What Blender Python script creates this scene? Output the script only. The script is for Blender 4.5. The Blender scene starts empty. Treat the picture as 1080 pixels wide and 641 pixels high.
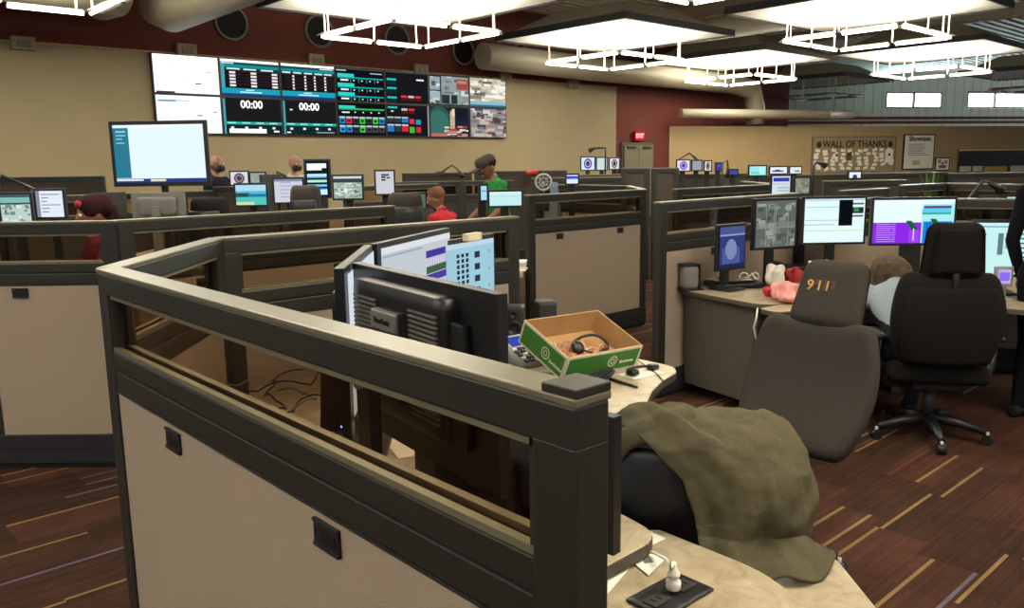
import bpy, bmesh, math, random
from mathutils import Vector, Matrix
random.seed(7)
S = bpy.context.scene
COL = S.collection
PI = math.pi
# ------------------------------------------------------------------ camera
F, YAW, PITCH, ROLL, CH = 870.0, math.radians(47.7), math.radians(9.7), math.radians(0.8), 1.62
FW = Vector((math.cos(YAW)*math.cos(PITCH), math.sin(YAW)*math.cos(PITCH), -math.sin(PITCH)))
_r = Vector((math.sin(YAW), -math.cos(YAW), 0)); _u = _r.cross(FW)
RT = _r*math.cos(ROLL) - _u*math.sin(ROLL); UP = _u*math.cos(ROLL) + _r*math.sin(ROLL)
CP = Vector((0, 0, CH))
cd = bpy.data.cameras.new('camera'); cam = bpy.data.objects.new('camera', cd); COL.objects.link(cam)
cd.sensor_width = 36; cd.lens = F/1080*36; cd.clip_start = 0.02; cd.clip_end = 200
m = Matrix((RT, UP, -FW)).transposed().to_4x4(); m.translation = CP; cam.matrix_world = m
S.camera = cam
# ------------------------------------------------------------------ light and exposure
S.view_settings.view_transform = 'Standard'; S.view_settings.look = 'None'
S.view_settings.gamma = 1; S.view_settings.exposure = 0.12
try: S.view_settings.use_curve_mapping = False
except Exception: pass
w = bpy.data.worlds.new('world'); S.world = w; w.use_nodes = True
w.node_tree.nodes['Background'].inputs[0].default_value = (0.95, 0.97, 1.0, 1)
w.node_tree.nodes['Background'].inputs[1].default_value = 0.34
TUBE = 8.0            # strength of the fluorescent tubes
def area(name, loc, sx, sy, power, rot=(0, 0, 0), col=(1, .93, .8)):
    l = bpy.data.lights.new(name, 'AREA'); l.shape = 'RECTANGLE'; l.size = sx; l.size_y = sy
    l.energy = power; l.color = col
    o = bpy.data.objects.new(name, l); o.location = loc; o.rotation_euler = rot; COL.objects.link(o); return o
# ------------------------------------------------------------------ pixel helpers (a pixel on a real height or distance gives the point)
def ray(px, py): return FW + RT*((px-540)/F) - UP*((py-320.5)/F)
def onz(px, py, z): d = ray(px, py); return CP + d*((z-CH)/d.z)
def onY(px, py, Y): d = ray(px, py); return CP + d*(Y/d.y)
def atd(px, py, dist): return CP + ray(px, py)*dist
CAMZ = math.radians(-42.3)      # z turn of a thing whose front (-Y) looks to the camera
# ------------------------------------------------------------------ materials
def lin(c): return tuple(((x/12.92) if x <= .04045 else ((x+.055)/1.055)**2.4) for x in c)
def hexc(h): return lin((int(h[0:2], 16)/255, int(h[2:4], 16)/255, int(h[4:6], 16)/255))
MATS = {}
def mat(name, col, rough=.6, metal=0, spec=.4, noise=0, nscale=40, bump=0, bscale=200):
    if name in MATS: return MATS[name]
    m = bpy.data.materials.new(name); m.use_nodes = True; nt = m.node_tree; b = nt.nodes['Principled BSDF']
    c = hexc(col) if isinstance(col, str) else col
    b.inputs['Base Color'].default_value = (*c, 1); b.inputs['Roughness'].default_value = rough
    b.inputs['Metallic'].default_value = metal; b.inputs['Specular IOR Level'].default_value = spec
    tc = nt.nodes.new('ShaderNodeTexCoord')
    if noise:
        n = nt.nodes.new('ShaderNodeTexNoise'); n.inputs['Scale'].default_value = nscale; n.inputs['Detail'].default_value = 4
        nt.links.new(tc.outputs['Object'], n.inputs['Vector'])
        r = nt.nodes.new('ShaderNodeMapRange'); r.inputs['From Min'].default_value = .3; r.inputs['From Max'].default_value = .7
        r.inputs['To Min'].default_value = 1-noise; r.inputs['To Max'].default_value = 1+noise
        nt.links.new(n.outputs['Fac'], r.inputs['Value'])
        v = nt.nodes.new('ShaderNodeVectorMath'); v.operation = 'SCALE'; v.inputs[0].default_value = c
        nt.links.new(r.outputs['Result'], v.inputs['Scale']); nt.links.new(v.outputs['Vector'], b.inputs['Base Color'])
    if bump:
        n2 = nt.nodes.new('ShaderNodeTexNoise'); n2.inputs['Scale'].default_value = bscale; n2.inputs['Detail'].default_value = 3
        nt.links.new(tc.outputs['Object'], n2.inputs['Vector'])
        bp = nt.nodes.new('ShaderNodeBump'); bp.inputs['Strength'].default_value = bump; bp.inputs['Distance'].default_value = .004
        nt.links.new(n2.outputs['Fac'], bp.inputs['Height']); nt.links.new(bp.outputs['Normal'], b.inputs['Normal'])
    MATS[name] = m; return m
def emit(col, strength=1.0):
    c = hexc(col) if isinstance(col, str) else col
    key = 'glow_%02x%02x%02x_%d' % (int(c[0]*255), int(c[1]*255), int(c[2]*255), int(strength*100))
    if key in MATS: return MATS[key]
    m = bpy.data.materials.new(key); m.use_nodes = True; nt = m.node_tree; nt.nodes.clear()
    e = nt.nodes.new('ShaderNodeEmission'); e.inputs[0].default_value = (*c, 1); e.inputs[1].default_value = strength
    o = nt.nodes.new('ShaderNodeOutputMaterial'); nt.links.new(e.outputs[0], o.inputs[0]); MATS[key] = m; return m
def glass_mat(name, tint, gloss=.06):
    m = bpy.data.materials.new(name); m.use_nodes = True; nt = m.node_tree; nt.nodes.clear()
    t = nt.nodes.new('ShaderNodeBsdfTransparent'); t.inputs[0].default_value = (*tint, 1)
    g = nt.nodes.new('ShaderNodeBsdfGlossy'); g.inputs['Roughness'].default_value = .03; g.inputs[0].default_value = (.8, .8, .8, 1)
    lw = nt.nodes.new('ShaderNodeLayerWeight'); lw.inputs[0].default_value = .5
    pw = nt.nodes.new('ShaderNodeMath'); pw.operation = 'POWER'; pw.inputs[1].default_value = 4.0; nt.links.new(lw.outputs['Facing'], pw.inputs[0])
    f = nt.nodes.new('ShaderNodeMath'); f.operation = 'MULTIPLY_ADD'; f.inputs[1].default_value = .35; f.inputs[2].default_value = .02; nt.links.new(pw.outputs[0], f.inputs[0])
    mx = nt.nodes.new('ShaderNodeMixShader'); o = nt.nodes.new('ShaderNodeOutputMaterial')
    nt.links.new(f.outputs[0], mx.inputs[0]); nt.links.new(t.outputs[0], mx.inputs[1]); nt.links.new(g.outputs[0], mx.inputs[2]); nt.links.new(mx.outputs[0], o.inputs[0])
    return m
def carpet():
    m = bpy.data.materials.new('striped_carpet'); m.use_nodes = True; nt = m.node_tree; N = nt.nodes; L = nt.links
    b = N['Principled BSDF']; b.inputs['Roughness'].default_value = .95; b.inputs['Specular IOR Level'].default_value = .1
    tc = N.new('ShaderNodeTexCoord'); sp = N.new('ShaderNodeSeparateXYZ'); L.new(tc.outputs['Object'], sp.inputs[0])
    def M(op, a, bb=None, c=None):
        n = N.new('ShaderNodeMath'); n.operation = op
        for i, v in enumerate((a, bb, c)):
            if v is None: continue
            if isinstance(v, (int, float)): n.inputs[i].default_value = v
            else: L.new(v, n.inputs[i])
        return n.outputs[0]
    def comb(x, y, z=0.0):
        n = N.new('ShaderNodeCombineXYZ')
        for i, v in enumerate((x, y, z)):
            if isinstance(v, (int, float)): n.inputs[i].default_value = v
            else: L.new(v, n.inputs[i])
        return n.outputs[0]
    def white(vec):
        n = N.new('ShaderNodeTexWhiteNoise'); n.noise_dimensions = '3D'; L.new(vec, n.inputs['Vector']); return n.outputs['Value']
    X, Y = sp.outputs[0], sp.outputs[1]
    # carpet tiles: blocks 0.5 m long, quarter-metre rows offset against each other
    row = M('FLOOR', M('DIVIDE', Y, .25)); roff = white(comb(row, 3.3, 1.0))
    tile = M('FLOOR', M('ADD', M('DIVIDE', X, .55), roff))
    tone = white(comb(tile, row, 5.0))
    # fine threads
    thr = M('FLOOR', M('DIVIDE', Y, .011)); toff = white(comb(thr, 9.1, 2.0))
    seg = M('FLOOR', M('ADD', M('DIVIDE', X, .45), M('MULTIPLY', toff, 3.0)))
    tt = white(comb(thr, seg, 7.0))
    # thin lines running the length of a tile
    ln = M('FLOOR', M('DIVIDE', Y, .016)); lw = white(comb(ln, tile, 11.0))
    hue = white(comb(ln, tile, 13.0))
    ramp = N.new('ShaderNodeValToRGB'); L.new(M('ADD', M('MULTIPLY', tone, .6), M('MULTIPLY', tt, .4)), ramp.inputs[0])
    e = ramp.color_ramp.elements; e[0].position = .1; e[0].color = (*hexc('2a1e17'), 1); e[1].position = .95; e[1].color = (*hexc('4c3026'), 1)
    k = ramp.color_ramp.elements.new(.45); k.color = (*hexc('3a261d'), 1)
    lr = N.new('ShaderNodeValToRGB'); lr.color_ramp.interpolation = 'CONSTANT'; L.new(hue, lr.inputs[0])
    e = lr.color_ramp.elements; e[0].position = 0; e[0].color = (*hexc('7c6440'), 1); e[1].position = .62; e[1].color = (*hexc('5d5360'), 1)
    k = lr.color_ramp.elements.new(.8); k.color = (*hexc('5c3024'), 1)
    mix = N.new('ShaderNodeMix'); mix.data_type = 'RGBA'; L.new(M('GREATER_THAN', lw, .95), mix.inputs[0])
    L.new(ramp.outputs[0], mix.inputs[6]); L.new(lr.outputs[0], mix.inputs[7])
    nz = N.new('ShaderNodeTexNoise'); nz.inputs['Scale'].default_value = 5; L.new(tc.outputs['Object'], nz.inputs['Vector'])
    sc = N.new('ShaderNodeVectorMath'); sc.operation = 'SCALE'; L.new(mix.outputs[2], sc.inputs[0]); L.new(M('ADD', .55, M('MULTIPLY', nz.outputs[0], .8)), sc.inputs['Scale'])
    L.new(sc.outputs[0], b.inputs['Base Color'])
    return m
def laminate(name, c0, c1, c2):
    m = bpy.data.materials.new(name); m.use_nodes = True; nt = m.node_tree; N = nt.nodes; L = nt.links
    b = N['Principled BSDF']; b.inputs['Roughness'].default_value = .42
    tc = N.new('ShaderNodeTexCoord'); n = N.new('ShaderNodeTexNoise'); n.inputs['Scale'].default_value = 9; n.inputs['Detail'].default_value = 8; n.inputs['Roughness'].default_value = .7
    n.inputs['Distortion'].default_value = 1.2
    L.new(tc.outputs['Object'], n.inputs['Vector']); r = N.new('ShaderNodeValToRGB'); L.new(n.outputs['Fac'], r.inputs[0])
    e = r.color_ramp.elements; e[0].position = .3; e[0].color = (*hexc(c0), 1); e[1].position = .7; e[1].color = (*hexc(c2), 1)
    k = e.new(.5); k.color = (*hexc(c1), 1); L.new(r.outputs[0], b.inputs['Base Color']); return m
def deck_mat():
    m = bpy.data.materials.new('ribbed_deck'); m.use_nodes = True; nt = m.node_tree; N = nt.nodes; L = nt.links
    b = N['Principled BSDF']; b.inputs['Base Color'].default_value = (*hexc('d2cbb8'), 1); b.inputs['Roughness'].default_value = .7
    tc = N.new('ShaderNodeTexCoord'); wv = N.new('ShaderNodeTexWave'); wv.bands_direction = 'Y'; wv.inputs['Scale'].default_value = 1.1
    L.new(tc.outputs['Object'], wv.inputs['Vector']); bp = N.new('ShaderNodeBump'); bp.inputs['Distance'].default_value = .08; L.new(wv.outputs['Fac'], bp.inputs['Height']); L.new(bp.outputs[0], b.inputs['Normal'])
    return m
FRAME = mat('dark_bronze_frame', '252420', .45, 0, .5, noise=.05, nscale=6)
CAP = mat('bronze_top_cap', '6e6a56', .32, .15, .5)
GROOVE = mat('groove_black', '100f0d', .6)
FABRIC = mat('taupe_panel_fabric', 'a09080', .95, 0, .1, noise=.16, nscale=330, bump=.5, bscale=400)
DFAB = mat('dark_panel_fabric', '48423c', .95, 0, .1, noise=.12, nscale=200)
BASEM = mat('charcoal_raceway', '26262a', .5)
GLASS = glass_mat('smoked_glass', (.74, .66, .56))
BLK = mat('black_plastic', '17171a', .42, 0, .45)
DKG = mat('dark_grey_plastic', '2b2b2c', .5, 0, .4)
GRY = mat('grey_plastic', '6b6a66', .5)
SIL = mat('silver_plastic', 'a8a8a6', .35, .3)
WHT = mat('white_plastic', 'e6e3da', .4)
PAPER = mat('paper', 'e9e5da', .8)
LAM = laminate('beige_stone_laminate', '85775c', 'a3947a', 'b8aa8e')
EDGE = mat('desk_edge', '4a443c', .5)
CABM = mat('brown_grey_laminate', '4b463e', .5, noise=.12, nscale=30)
BEIGE = mat('beige_paint', '96896c', .85, noise=.03, nscale=2)
TANW = mat('tan_paint', 'a38c66', .85, noise=.03, nscale=2)
RED = mat('oxblood_paint', '5e2a20', .8, noise=.05, nscale=2)
GREYW = mat('grey_metal_wall', 'cad6cc', .7, noise=.04, nscale=2)
DUCT = mat('painted_duct', 'a39c88', .5, .1)
CHF = mat('charcoal_chair_fabric', '3a3632', .95, 0, .1, noise=.22, nscale=260, bump=.5, bscale=350)
BLKF = mat('black_chair_fabric', '161413', .9, 0, .15, noise=.15, nscale=200)
LEATH = mat('black_leather', '131313', .35, 0, .5, bump=.15, bscale=60)
OLIVE = mat('olive_cloth', '524d3a', .95, 0, .1, noise=.1, nscale=120, bump=.3, bscale=500)
CARD = mat('cardboard', 'b08a5c', .85, noise=.06, nscale=12)
GREEN = mat('carton_green', '3f7a2c', .6)
# ------------------------------------------------------------------ mesh builder
class MB:
    def __init__(s): s.bm = bmesh.new(); s.mats = []
    def mi(s, m):
        if m not in s.mats: s.mats.append(m)
        return s.mats.index(m)
    def face(s, pts, m, smooth=False):
        f = s.bm.faces.new([s.bm.verts.new(p) for p in pts]); f.material_index = s.mi(m); f.smooth = smooth; return f
    def box(s, c, d, m, rot=0, M=None):
        c = Vector(c); mi = s.mi(m); vs = []
        R = Matrix.Rotation(rot, 3, 'Z')
        for z in (-1, 1):
            for x, y in ((-1, -1), (1, -1), (1, 1), (-1, 1)):
                p = R @ Vector((x*d[0]/2, y*d[1]/2, z*d[2]/2)) + c
                if M: p = M @ p
                vs.append(s.bm.verts.new(p))
        for q in ((3, 2, 1, 0), (4, 5, 6, 7), (0, 1, 5, 4), (1, 2, 6, 5), (2, 3, 7, 6), (3, 0, 4, 7)):
            f = s.bm.faces.new([vs[i] for i in q]); f.material_index = mi
        return s
    def prism(s, pts, z0, z1, m, ms=None):
        a = [s.bm.verts.new((x, y, z0)) for x, y in pts]; b = [s.bm.verts.new((x, y, z1)) for x, y in pts]
        n = len(pts); area_ = sum(pts[i][0]*pts[(i+1) % n][1]-pts[(i+1) % n][0]*pts[i][1] for i in range(n))
        if area_ < 0: a.reverse(); b.reverse()
        f = s.bm.faces.new(b); f.material_index = s.mi(m)
        f = s.bm.faces.new(list(reversed(a))); f.material_index = s.mi(ms or m)
        for i in range(n):
            f = s.bm.faces.new([a[i], a[(i+1) % n], b[(i+1) % n], b[i]]); f.material_index = s.mi(ms or m)
        return s
    def tube(s, pts, r, m, n=10, closed=False, cap=True):
        pts = [Vector(p) for p in pts]; rr = r if isinstance(r, (list, tuple)) else [r]*len(pts); rings = []; mi = s.mi(m)
        prev = None
        for i, p in enumerate(pts):
            if closed: t = (pts[(i+1) % len(pts)]-pts[i-1])
            else: t = (pts[min(i+1, len(pts)-1)]-pts[max(i-1, 0)])
            t = t.normalized() if t.length > 1e-9 else Vector((0, 0, 1))
            if prev is None:
                a = Vector((0, 0, 1)) if abs(t.z) < .9 else Vector((1, 0, 0)); u = t.cross(a).normalized()
            else:
                u = prev - t*prev.dot(t); u = u.normalized() if u.length > 1e-6 else t.orthogonal().normalized()
            prev = u; v = t.cross(u)
            rings.append([s.bm.verts.new(p+(u*math.cos(2*PI*k/n)+v*math.sin(2*PI*k/n))*rr[i]) for k in range(n)])
        R = len(rings)
        for i in range(R if closed else R-1):
            A, B = rings[i], rings[(i+1) % R]
            for k in range(n):
                f = s.bm.faces.new([A[k], A[(k+1) % n], B[(k+1) % n], B[k]]); f.material_index = mi; f.smooth = True
        if cap and not closed:
            f = s.bm.faces.new(list(reversed(rings[0]))); f.material_index = mi
            f = s.bm.faces.new(rings[-1]); f.material_index = mi
        return s
    def cyl(s, p0, p1, r0, r1=None, m=None, n=20): return s.tube([p0, p1], [r0, r0 if r1 is None else r1], m, n)
    def lathe(s, prof, c, m, n=24, M=None):
        c = Vector(c); mi = s.mi(m); rings = []
        for r, z in prof:
            ring = []
            for k in range(n):
                p = Vector((r*math.cos(2*PI*k/n), r*math.sin(2*PI*k/n), z))
                if M: p = M @ p
                ring.append(s.bm.verts.new(c+p))
            rings.append(ring)
        for A, B in zip(rings, rings[1:]):
            for k in range(n):
                f = s.bm.faces.new([A[k], A[(k+1) % n], B[(k+1) % n], B[k]]); f.material_index = mi; f.smooth = True
        f = s.bm.faces.new(list(reversed(rings[0]))); f.material_index = mi
        f = s.bm.faces.new(rings[-1]); f.material_index = mi
        return s
    def rbox(s, c, d, r, m, n=6, warp=None, M=None):
        """box with round edges, on a grid, optionally bent by warp(p)->p"""
        c = Vector(c); h = [x/2 for x in d]; mi = s.mi(m); r = min(r, min(h)*.999); V = {}
        def key(p): return tuple(round(x*n*2) for x in p)
        def vert(p):
            k = key(p)
            if k in V: return V[k]
            q = []
            for a in range(3):                       # crowd the grid near the edges
                t = p[a]; q.append(math.copysign(abs(t)**.7 if abs(t) < 1 else 1, t)*h[a])
            q = Vector(q); inn = Vector([max(-(h[a]-r), min(h[a]-r, q[a])) for a in range(3)]); dd = q-inn
            if dd.length > 1e-9: q = inn+dd.normalized()*r
            if warp: q = warp(q)
            q = q+c
            if M: q = M @ q
            V[k] = s.bm.verts.new(q); return V[k]
        for ax in range(3):
            for sg in (-1, 1):
                u, v = [(1, 2), (2, 0), (0, 1)][ax]
                for i in range(2*n):
                    for j in range(2*n):
                        P = []
                        for di, dj in ((0, 0), (1, 0), (1, 1), (0, 1)):
                            p = [0, 0, 0]; p[ax] = sg; p[u] = (i+di)/n-1; p[v] = (j+dj)/n-1; P.append(vert(tuple(p)))
                        if sg < 0: P.reverse()
                        f = s.bm.faces.new(P); f.material_index = mi; f.smooth = True
        return s
    def build(s, name, parent=None, loc=None, rot=None, bevel=0, smooth=False):
        me = bpy.data.meshes.new(name); s.bm.to_mesh(me); s.bm.free()
        for m_ in s.mats: me.materials.append(m_)
        o = bpy.data.objects.new(name, me); COL.objects.link(o)
        if parent: o.parent = parent
        if loc is not None: o.location = loc
        if rot is not None: o.rotation_euler = rot
        if bevel:
            b = o.modifiers.new('bevel', 'BEVEL'); b.width = bevel; b.segments = 2; b.limit_method = 'ANGLE'
        return o
def tag(o, label, cat, group=None):
    o['label'] = label; o['category'] = cat
    if group: o['group'] = group
    return o
def thing(name, label, cat, loc=(0, 0, 0), rz=0, group=None):
    o = bpy.data.objects.new(name, None); o.empty_display_size = .1; COL.objects.link(o); o.location = loc; o.rotation_euler = (0, 0, rz)
    return tag(o, label, cat, group)
def struct(name, mb, **k): o = mb.build(name, **k); o['kind'] = 'structure'; return o
def copy_tree(o, parent=None):
    c = o.copy(); COL.objects.link(c)
    if parent: c.parent = parent
    for ch in [x for x in COL.objects if x.parent == o]: copy_tree(ch, c)
    return c
def text_mesh(txt, size, m, parent, name, loc, rot, bold=0.0, align='CENTER', ext=.001):
    cu = bpy.data.curves.new('letters', 'FONT'); cu.body = txt; cu.size = size; cu.align_x = align; cu.align_y = 'CENTER'; cu.extrude = ext; cu.offset = bold
    cu.resolution_u = 3
    t = bpy.data.objects.new('letters', cu); COL.objects.link(t)
    dg = bpy.context.evaluated_depsgraph_get(); me = bpy.data.meshes.new_from_object(t.evaluated_get(dg)); me.materials.clear(); me.materials.append(m)
    bpy.data.objects.remove(t); bpy.data.curves.remove(cu)
    o = bpy.data.objects.new(name, me); COL.objects.link(o); o.location = loc; o.rotation_euler = rot
    if parent: o.parent = parent
    return o
# ================================================================== THE ROOM
struct('floor', MB().box((12, 8, -.05), (60, 40, .1), carpet()))
struct('ceiling', MB().box((16, 6.5, 5.3), (40, 28, .1), deck_mat()))
WY = 15.2
b = MB(); b.box((7.9, WY+.1, 1.8), (19.8, .2, 3.6), BEIGE); XR = onY(832, 110, WY).x; b.box(((XR-2)/2, WY+.06, 4.45), (XR+2, .12, 1.7), RED); b.box(((XR+17.8)/2, WY+.06, 1.8), (XR-17.8, .12, 3.6), RED)
struct('wall_back', b)
struct('trim_1', MB().box((7.9, WY-.015, 3.61), (19.8, .03, .03), TANW))
# low partition wall on the right with the notice board, far wall with clerestory windows
PA = Vector((20.15, 15.15, 0)); PB = Vector((36.4, 7.6, 0)); pd = (PB-PA).normalized(); pn = Vector((pd.y, -pd.x, 0)); pang = math.atan2(pd.y, pd.x)
def onwall(px, py, off=0.0):
    d = ray(px, py); P0 = PA+pn*off; return CP+d*((P0-CP).dot(pn)/d.dot(pn))
mid = (PA+PB)/2
struct('wall_partition', MB().box((0, .1, 1.31), ((PB-PA).length, .2, 2.62), TANW), loc=mid, rot=(0, 0, pang))
FA = PA-pn*8.5-pd*9; FB = PB-pn*8.5+pd*14; fmid = (FA+FB)/2; fl = (FB-FA).length
def onfar(px, py):
    d = ray(px, py); return CP+d*((FA-CP).dot(pn)/d.dot(pn))
def flocal(P): v = P-fmid; return v.dot(pd), P.z
wins = []
for (x0, y0, x1, y1) in ((935, 97, 963.5, 114), (964.5, 97, 993, 114), (1021, 96, 1049, 114), (1050, 96, 1082, 114)):
    u0, z1 = flocal(onfar(x0, y0)); u1, z0 = flocal(onfar(x1, y1)); wins.append((u0, u1, z0, z1))
b = MB(); zt, zb = wins[0][3], wins[0][2]
b.box((0, .1, zb/2), (fl, .2, zb), GREYW); b.box((0, .1, (zt+5.4)/2), (fl, .2, 5.4-zt), GREYW)
xs = [-fl/2]+[v for w_ in ((wins[0][0], wins[1][1]), (wins[2][0], wins[3][1])) for v in w_]+[fl/2]
for i in (0, 2, 4): b.box(((xs[i]+xs[i+1])/2, .1, (zb+zt)/2), (xs[i+1]-xs[i], .2, zt-zb), GREYW)
for k in range(int(fl/.5)): b.box((-fl/2+k*.5, -.012, 2.7), (.04, .024, 5.2), GREYW)
struct('wall_far', b, loc=(fmid.x, fmid.y, 0), rot=(0, 0, pang))
SKYG = emit('f4fbff', 5.0)
for i, (u0, u1, z0, z1) in enumerate(wins):
    b = MB(); t = .05
    for (cx, cz, dx, dz) in (((u0+u1)/2, z1-t/2, u1-u0, t), ((u0+u1)/2, z0+t/2, u1-u0, t), (u0+t/2, (z0+z1)/2, t, z1-z0), (u1-t/2, (z0+z1)/2, t, z1-z0)):
        b.box((cx, .03, cz), (dx, .1, dz), GRY)
    b.box(((u0+u1)/2, .08, (z0+z1)/2), (u1-u0-.02, .01, z1-z0-.02), SKYG)
    struct('window_%d' % (i+1), b, loc=(fmid.x, fmid.y, 0), rot=(0, 0, pang))
# daylight entering through the clerestory windows
for k in (0, 2):
    u0, u1, z0, z1 = wins[k][0], wins[k+1][1], wins[k][2], wins[k][3]; c = fmid+pd*((u0+u1)/2)+pn*.04
    area('daylight', (c.x, c.y, (z0+z1)/2), u1-u0, z1-z0, 500, (math.radians(-90), 0, pang), (.62, .93, 1.0))
# double door in the red wall with the exit sign above
a0 = onY(654, 150, WY); a1 = onY(687, 151, WY)
b = MB(); dc = (a0.x+a1.x)/2; dw = a1.x-a0.x; dm = mat('door_paint', '6f6955', .5)
b.box((dc, WY-.03, 1.07), (dw, .1, 2.14), mat('door_frame_paint', '4f4a3c', .5))
for s_ in (-1, 1):
    b.box((dc+s_*dw/4*.93, WY-.09, 1.04), (dw/2*.9, .05, 2.04), dm); b.box((dc+s_*.12, WY-.13, 1.0), (.03, .04, .25), SIL); b.box((dc+s_*dw/4, WY-.12, 2.0), (.35, .05, .06), DKG)
struct('door_1', b)
ex = onY(671, 143.5, WY)
t = thing('exit_sign', 'red glowing exit sign on the dark red wall above the double door', 'sign', (ex.x, WY-.09, ex.z-.13))
MB().box((0, 0, .13), (.42, .07, .27), mat('sign_housing', '5a1010', .5)).build('housing', t)
MB().box((0, -.04, .13), (.38, .01, .23), emit('e01830', 1.0)).build('sign_face', t)
text_mesh('EXIT', .17, emit('ffb0b8', 2.0), t, 'lettering', (0, -.048, .13), (PI/2, 0, 0), .004)
# portholes
for i, (px, py) in enumerate(((243, 24), (336, 33), (418, 42), (488, 54), (548, 60))):
    P = onY(px, py, WY)
    t = thing('round_vent', ['first', 'second', 'third', 'fourth', 'fifth'][i]+' from the left of the five round dark wall vents in the red band', 'vent', (P.x, WY, P.z-.3), 0, 'round vents in the red wall band')
    MB().tube([(.3*math.cos(a*PI/16), -.03, .3+.3*math.sin(a*PI/16)) for a in range(32)], .028, GRY, 8, True).build('rim', t)
    MB().cyl((0, -.005, .3), (0, -.02, .3), .29, None, mat('vent_dark', '14110f', .8), 32).build('grille', t)
# small wall boxes along the top of the beige wall
for i, (px, py, lab) in enumerate(((23, 46, 'small beige wall box high up beside the left picture edge'), (61*0+195, 53, 'small beige box above the first screen of the video wall'), (331, 63, 'small beige box above the clock columns of the video wall'), (442, 73, 'small beige box above the button column of the video wall'), (531, 82, 'small beige box above the last screen of the video wall'), (603, 89, 'small beige box high on the wall right of the video wall'))):
    P = onY(px, py, WY)
    b = MB(); b.box((0, -.06, 0), (.34, .12, .2), BEIGE); b.box((0, -.13, -.02), (.2, .03, .1), GRY)
    tag(b.build('wall_sensor', loc=(P.x, WY, P.z), bevel=.008), lab, 'wall box', 'small boxes along the top of the beige wall')
# ------------------------------------------------------------------ lamps: square ring of tubes under a white canopy
TUBEM = emit((1.0, .90, .70), TUBE)
CANW = mat('canopy_white', 'f2efe4', .7)
def lamp_ring(x, y, label, lit=True, zc=4.2, zr=3.7, half=1.05, ch=1.75, rz=0):
    t = thing('canopy_light', label, 'ceiling light', (x, y, zr), rz)
    b = MB(); b.box((0, 0, zc-zr+.02), (2*ch, 2*ch, .03), CANW)
    b.build('canopy', t)
    b = MB()
    for sx, sy, dx, dy in ((0, 1, 2*ch+.06, .04), (0, -1, 2*ch+.06, .04), (1, 0, .04, 2*ch+.06), (-1, 0, .04, 2*ch+.06)):
        b.box((sx*(ch+.02), sy*(ch+.02), zc-zr+.04), (dx, dy, .13), DKG)
    b.build('canopy_rim', t)
    b = MB()
    hw, hz = ch*.93, .42
    z0 = zc-zr+.1
    lo = [(-hw, -hw), (hw, -hw), (hw, hw), (-hw, hw)]; hi = [(p[0]*.55, p[1]*.55) for p in lo]
    for k in range(4):
        A, B = lo[k], lo[(k+1) % 4]; Cc, D = hi[(k+1) % 4], hi[k]
        b.face([(*A, z0), (*B, z0), (*Cc, z0+hz), (*D, z0+hz)], DUCT)
    b.face([(*p, z0+hz) for p in hi], DUCT)
    b.build('upper_housing', t)
    # ring: two fixtures per side
    for k in range(4):
        R = Matrix.Rotation(k*PI/2, 4, 'Z')
        for sgn in (-1, 1):
            c = Vector((sgn*half*.5, -half, 0)); ln = half*.86
            b = MB(); P = [R @ Vector((c.x-ln/2, c.y, 0)), R @ Vector((c.x+ln/2, c.y, 0))]
            q = MB()
            for s2 in (-1, 1):
                b.face([R @ Vector((c.x-ln/2*s2, c.y-.015*1, .055)), R @ Vector((c.x+ln/2*s2, c.y-.015, .055)), R @ Vector((c.x+ln/2*s2, c.y+s2*.12, .0)), R @ Vector((c.x-ln/2*s2, c.y+s2*.12, .0))], SIL)
            fx = b.build('reflector', t)
            q.tube([P[0]+Vector((0, 0, .0)), P[1]], .026, TUBEM if lit else WHT, 8); q.build('tube', fx)
        for sgn in (-.85, .0, .85):
            p = R @ Vector((sgn*half, -half, 0)); MB().cyl((p.x, p.y, .03), (p.x, p.y, zc-zr), .013, None, WHT, 8).build('rod', t)
    if lit:   # the tubes' own light: up on the canopy, and down into the room
        area('tube_light', (x, y, zr+.06), 2*half, 2*half, 215, (PI, 0, rz))
        for k in range(4):
            p = Matrix.Rotation(k*PI/2+rz, 3, 'Z') @ Vector((0, -half, 0))
            area('tube_light', (x+p.x, y+p.y, zr-.04), 2*half*.9, .07, 14, (0, 0, k*PI/2+rz))
lamp_ring(8.25, 11.45, 'lit square canopy light with tube ring hanging before the middle of the video wall')
lamp_ring(13.85, 11.9, 'lit square canopy light with dark rim, right of the video wall')
lamp_ring(2.65, 11.5, 'lit ring light cut by the top left corner of the picture')
lamp_ring(19.8, 12.6, 'lit canopy light hanging before the red wall above the exit door')
lamp_ring(15.0, 7.0, 'large lit canopy light at the top right above the wall of thanks')
lamp_ring(22.3, 8.7, 'lit canopy light just in front of the high windows')
lamp_ring(27.5, 14.4, 'unlit teal tinted canopy light far behind, left of the windows', False)
lamp_ring(30.5, 8.6, 'unlit canopy light far behind at the right picture edge', False)
lamp_ring(8.6, 5.9, 'lit canopy light overhead, only a sliver at the top edge above the exit door')
lamp_ring(2.6, 5.6, 'lit canopy light overhead above the left desks')
lamp_ring(2.8, -.2, 'lit canopy light overhead above the nearest cubicle')
lamp_ring(9.2, -.2, 'lit canopy light overhead at the right of the aisle')
lamp_ring(-3.2, 5.6, 'added unseen canopy light beyond the left desks, fill for the near fabric')  # added out of view to brighten the near fabric from the left
lamp_ring(-3.4, -.4, 'added unseen canopy light behind and left of the nearest partition, fill for its outer face')  # second added lamp, unseen, fills the outer face of the nearest partition
lamp_ring(2.8, -6, 'lit canopy light outside the picture behind the nearest cubicle')
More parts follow.
